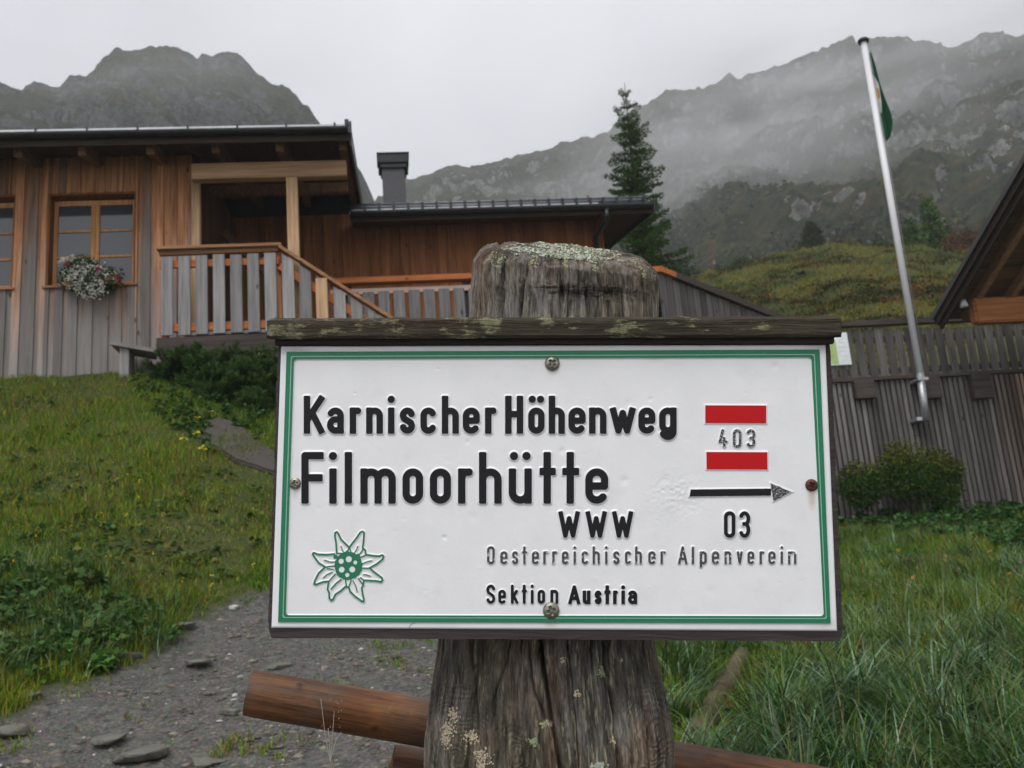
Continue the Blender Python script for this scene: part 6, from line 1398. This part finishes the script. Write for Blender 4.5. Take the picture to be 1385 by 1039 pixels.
for i, (px, py, lb) in enumerate(((915, 372, 'dark green bush where the knoll meets the spruce'), (1000, 362, 'low green bush on the left crest of the knoll'), (1190, 338, 'small green bush on the knoll crest left of the flagpole'))):
    v = ray(px, py); p = Vector(v)*(37.5/v.y); shrub('knoll_bush', (p.x, p.y, p.z-.35), (1.2, 1., .7), 2200, .16, DG+MG[:1], lb, 'bush', 'bushes on the knoll', seed=80+i)
# dwarf pine scrub over the lower mountain slopes
sc_parts = []
for nm, cnt, seed in (('mountain', 2600, 5),):
    ob = bpy.data.objects[nm]; me = ob.data; co = np.empty(len(me.vertices)*3); me.vertices.foreach_get('co', co); co = co.reshape(-1, 3)+np.array(ob.location)
    r_ = np.hypot(co[:, 0], co[:, 1]); el = co[:, 2]/r_; w_ = np.where((r_ > 60) & (r_ < 210) & (el < .44) & (np.abs(co[:, 0]/np.maximum(co[:, 1], 1)) < .85), 1, 0)*np.clip(fbm(co[:, 0]/25, co[:, 1]/25, co[:, 2]/25, 3, seed)+.25, 0, 1)**1.5*np.clip(1.2-(el-.25)*3.2, .03, 1)*r_**.3
    idx = rng.choice(len(co), cnt, p=w_/w_.sum()); C_ = co[idx]; nl = 26; sz_ = np.repeat(rng.uniform(.5, 1.7, cnt)*(.6+r_[idx]/260), nl)
    P = np.repeat(C_, nl, 0)+rng.normal(size=(cnt*nl, 3))*sz_[:, None]*np.array([.45, .45, .25])+np.array([0, 0, .1]); colr = np.repeat(pick([(.018, .032, .012), (.030, .046, .016), (.045, .055, .018), (.06, .06, .02)], cnt, .3), nl, 0)*(.7+.6*rng.random((cnt*nl, 1)))
    sc_parts.append(leafcards(P, sz_*.62, rng.normal(size=P.shape)+np.array([0, -.6, .6]), colr, .7))
merge('scrub', sc_parts, M_LEAF, kind='stuff', label='dark dwarf pine scrub dotted over the mountain slopes', cat='scrub')
# ---- stones
def rockmat(name, c, wet=.7):
    m, n, bs, new, ln = mat(name); t = new('ShaderNodeTexCoord'); a = noise(new, ln, t.outputs['Object'], 9, 6, .65); b = noise(new, ln, t.outputs['Object'], 60, 4, .6)
    r = ramp(new, [(.3, [k*.5 for k in c]), (.55, c), (.75, [k*1.5 for k in c])]); ln(mixc(new, ln, .5, a, b), r.inputs[0]); ln(r.outputs[0], bs.inputs['Base Color']); bs.inputs['Roughness'].default_value = wet; bump(new, ln, bs, mixc(new, ln, .5, a, b), .01); return m
M_ROCK = rockmat('schist', (.125, .122, .10)); M_SLABR = rockmat('brown_schist', (.058, .048, .042), .8); M_PALE = rockmat('pale_quartz', (.46, .45, .42), .6)
def rock(px, py, wpx, flat, mt, label, seed, asp=.7, dz=0, tilt=(0, 0), name='rock', group='flat stones in the gravel path'):
    p = ghit(px, py); d = p.length; r_ = wpx/2/F*d; bm = bmesh.new(); rr_ = np.random.default_rng(seed)
    c_ = rr_.normal(size=(26, 3)); c_ /= np.linalg.norm(c_, axis=1, keepdims=True); c_ *= rr_.uniform(.75, 1.15, (26, 1)); c_[:, 2] = np.clip(c_[:, 2], -.8, .45)+.15*c_[:, 0]
    for c in c_: bm.verts.new(Vector((c[0]*r_, c[1]*r_*asp, c[2]*r_*flat)))
    h_ = bmesh.ops.convex_hull(bm, input=bm.verts); bmesh.ops.delete(bm, geom=[v for v in bm.verts if not v.link_faces], context='VERTS')
    bmesh.ops.bevel(bm, geom=bm.edges[:], offset=r_*.035, segments=1, affect='EDGES')
    bmesh.ops.rotate(bm, verts=bm.verts, matrix=Matrix.Rotation(tilt[0], 3, 'Y') @ Matrix.Rotation(tilt[1], 3, 'X') @ Matrix.Rotation(seed*.7, 3, 'Z'))
    me = bpy.data.meshes.new(name); bm.to_mesh(me); bm.free()
    o = bpy.data.objects.new(name, me); S.collection.objects.link(o); me.materials.append(mt); o.location = p+Vector((0, 0, dz)); props(o, label, 'rock', group); return o
for i, (px, py, wp, fl_, mt, lb) in enumerate(((192, 1012, 86, .24, M_ROCK, 'largest flat grey slab in the gravel at the lower left'), (148, 995, 48, .35, M_ROCK, 'grey stone touching the left end of the largest slab'), (277, 1022, 60, .35, M_ROCK, 'rounded grey stone right of the largest slab'), (313, 959, 34, .4, M_ROCK, 'pale greenish stone under the end of the log rail'),
        (266, 893, 44, .24, M_ROCK, 'flat stone in the middle of the path above the rail end'), (177, 884, 38, .4, M_ROCK, 'grey stone at the edge of the tall weeds'), (250, 844, 34, .45, M_ROCK, 'grey stone where grass and path meet near the sign'), (316, 820, 15, .8, M_PALE, 'small white stone at the grass edge left of the sign'),
        (12, 982, 60, .35, M_ROCK, 'greenish flat stone cut by the left picture edge'), (40, 938, 36, .4, M_ROCK, 'stone on the mossy verge at far left'), (378, 898, 44, .4, M_ROCK, 'stone just under the lower left sign corner'), (430, 925, 22, .5, M_PALE, 'small pale stone between the rail and the sign'))):
    rock(px, py, wp, fl_*1.1, mt, lb, 10+i, .8, dz=-wp/F*1.0*fl_)
# slab leaning in the bank
PS = [ghit(*p) for p in ((271, 597), (281, 573), (300, 567), (330, 583), (372, 615), (440, 668), (425, 690), (370, 642), (318, 626))]
upn = Vector((.05, -.35, .93)); bm = bmesh.new(); top_ = [bm.verts.new(p+upn*.035) for p in PS]; bot_ = [bm.verts.new(p-upn*.12) for p in PS]; n_ = len(PS)
bm.faces.new(top_); bm.faces.new(bot_[::-1]); [bm.faces.new((top_[i], bot_[i], bot_[(i+1) % n_], top_[(i+1) % n_])) for i in range(n_)]
bmesh.ops.recalc_face_normals(bm, faces=bm.faces); bmesh.ops.bevel(bm, geom=bm.edges[:], offset=.02, segments=2, affect='EDGES'); bmesh.ops.triangulate(bm, faces=bm.faces); bmesh.ops.subdivide_edges(bm, edges=bm.edges[:], cuts=3, use_grid_fill=True)
for v in bm.verts: v.co += upn*.02*float(fbm(v.co.x*6, v.co.y*6, v.co.z*6, 3, 91))
me = bpy.data.meshes.new('slab'); bm.to_mesh(me); bm.free()
link('stone_slab', me, M_SLABR, label='brown grey stone slab lying in the bank left of the sign', cat='stone slab')
# gravel: loose chips over the path
bmI = bmesh.new(); bmesh.ops.create_icosphere(bmI, subdivisions=1, radius=1); IV = np.array([tuple(v.co) for v in bmI.verts]); IF = np.array([[v.index for v in f.verts] for f in bmI.faces]); bmI.free()
x, y = region(60000, -.62, .2, 2.6, 11, 1.35); k = path_mask(x, y) > .35; x, y = x[k][:34000], y[k][:34000]; n = len(x); z = gz(x, y)-.028
r_ = np.exp(rng.normal(-5.0, .55, n)); r_ = np.clip(r_, .002, .03); big_ = rng.random(n) < .03; r_ = np.where(big_, rng.uniform(.015, .036, n), r_); sc3 = np.stack([r_*rng.uniform(.7, 1.4, n), r_*rng.uniform(.6, 1.1, n), r_*rng.uniform(.25, .6, n)], -1)
a = rng.uniform(0, 2*PI, n); L_ = IV[None]*(1+rng.uniform(-.28, .28, (n, len(IV), 1)))*sc3[:, None]; ca_, sa_ = np.cos(a)[:, None], np.sin(a)[:, None]
z = z-np.where(big_, r_*.15, 0)
V = np.stack([L_[..., 0]*ca_-L_[..., 1]*sa_, L_[..., 0]*sa_+L_[..., 1]*ca_, L_[..., 2]], -1)+np.stack([x, y, z], -1)[:, None]
base = np.array([(.070, .062, .045), (.115, .102, .076), (.165, .15, .115), (.098, .098, .075), (.12, .09, .07), (.40, .39, .36)])[rng.choice(6, n, p=[.3, .26, .2, .12, .09, .03])]*(.7+.6*rng.random((n, 1)))
m, nd_, bs, new, ln = mat('gravel_chips'); at_ = new('ShaderNodeAttribute'); at_.attribute_name = 'tint'; ln(at_.outputs['Color'], bs.inputs['Base Color']); bs.inputs['Roughness'].default_value = .6
link('gravel', npmesh('gravel', V.reshape(-1, 3), None, (IF[None]+np.arange(n)[:, None, None]*len(IV)).reshape(-1, 3), col=np.repeat(base, len(IV), 0)), m, kind='stuff', label='grey and rusty gravel chips loose on the path', cat='gravel')
# small mossy log lying in the grass
a = LGA; b = LGB; rr_ = 18/F*a.length; lograil('fallen_log', a+Vector((0, 0, rr_*1.0)), b+Vector((0, 0, rr_*.8)), rr_, rr_*.75, 'grey brown fallen log half sunk in the long grass', 15)
lo = bpy.data.objects['fallen_log']; lo['category'] = 'log'; lo.data.materials.clear(); lo.data.materials.append(oldwood('sunk_log_wood', 'x', (.05, .04, .022), (.19, .15, .09), moss=(.10, .11, .04), sc=40))
# ---- drifting cloud on the right hand mountain

def mist(name, c, rad, dens, scale, th, seed, label, yaw=0):
    bm = bmesh.new(); bmesh.ops.create_icosphere(bm, subdivisions=4, radius=1); me = bpy.data.meshes.new(name); bm.to_mesh(me); bm.free()
    m = bpy.data.materials.new(name); m.use_nodes = True; n = m.node_tree; n.nodes.clear(); new = n.nodes.new; ln = n.links.new
    v = new('ShaderNodeVolumePrincipled'); o = new('ShaderNodeOutputMaterial'); ln(v.outputs[0], o.inputs['Volume']); v.inputs['Color'].default_value = (.97, .97, .98, 1); v.inputs['Anisotropy'].default_value = .2
    t = new('ShaderNodeTexCoord'); nz_ = new('ShaderNodeTexNoise'); nz_.inputs['Scale'].default_value = scale; nz_.inputs['Detail'].default_value = 4; nz_.inputs['Roughness'].default_value = .55; nz_.inputs['Distortion'].default_value = .6
    mp = new('ShaderNodeMapping'); mp.inputs['Location'].default_value = (seed*3.1, seed, 0); ln(t.outputs['Object'], mp.inputs[0]); ln(mp.outputs[0], nz_.inputs['Vector'])
    L = new('ShaderNodeVectorMath'); L.operation = 'LENGTH'; ln(t.outputs['Object'], L.inputs[0])
    fall = new('ShaderNodeMapRange'); fall.interpolation_type = 'SMOOTHSTEP'; fall.inputs[1].default_value = 1; fall.inputs[2].default_value = .25; ln(L.outputs['Value'], fall.inputs[0])
    nr = new('ShaderNodeMapRange'); nr.inputs[1].default_value = th; nr.inputs[2].default_value = th+.28; ln(nz_.outputs[0], nr.inputs[0])
    ln(maths(new, ln, 'MULTIPLY', maths(new, ln, 'MULTIPLY', fall.outputs[0], nr.outputs[0]), dens), v.inputs['Density'])
    ob = bpy.data.objects.new(name, me); S.collection.objects.link(ob); me.materials.append(m)
    ob.matrix_world = Matrix.Translation(c) @ Matrix.Rotation(yaw, 4, 'Z') @ Matrix.Diagonal((*rad, 1)); return props(ob, label, 'mist', None, 'stuff')
def far(px, py, d): v = ray(px, py); return v*d
mist('mist', far(985, 215, 215), (62, 24, 25), .075, 1.9, .42, 3, 'pale drifting cloud hanging across the middle of the mountain', -.25)
mist('mist', far(1150, 85, 260), (85, 26, 22), .045, 1.9, .40, 5, 'thin veil of cloud along the mountain crest', -.3)
mist('mist', far(240, 80, 215), (55, 24, 12), .010, 1.6, .36, 8, 'thin cloud veiling the top of the rocky peak')
S.cycles.volume_step_rate = 3.0; S.cycles.volume_max_steps = 128
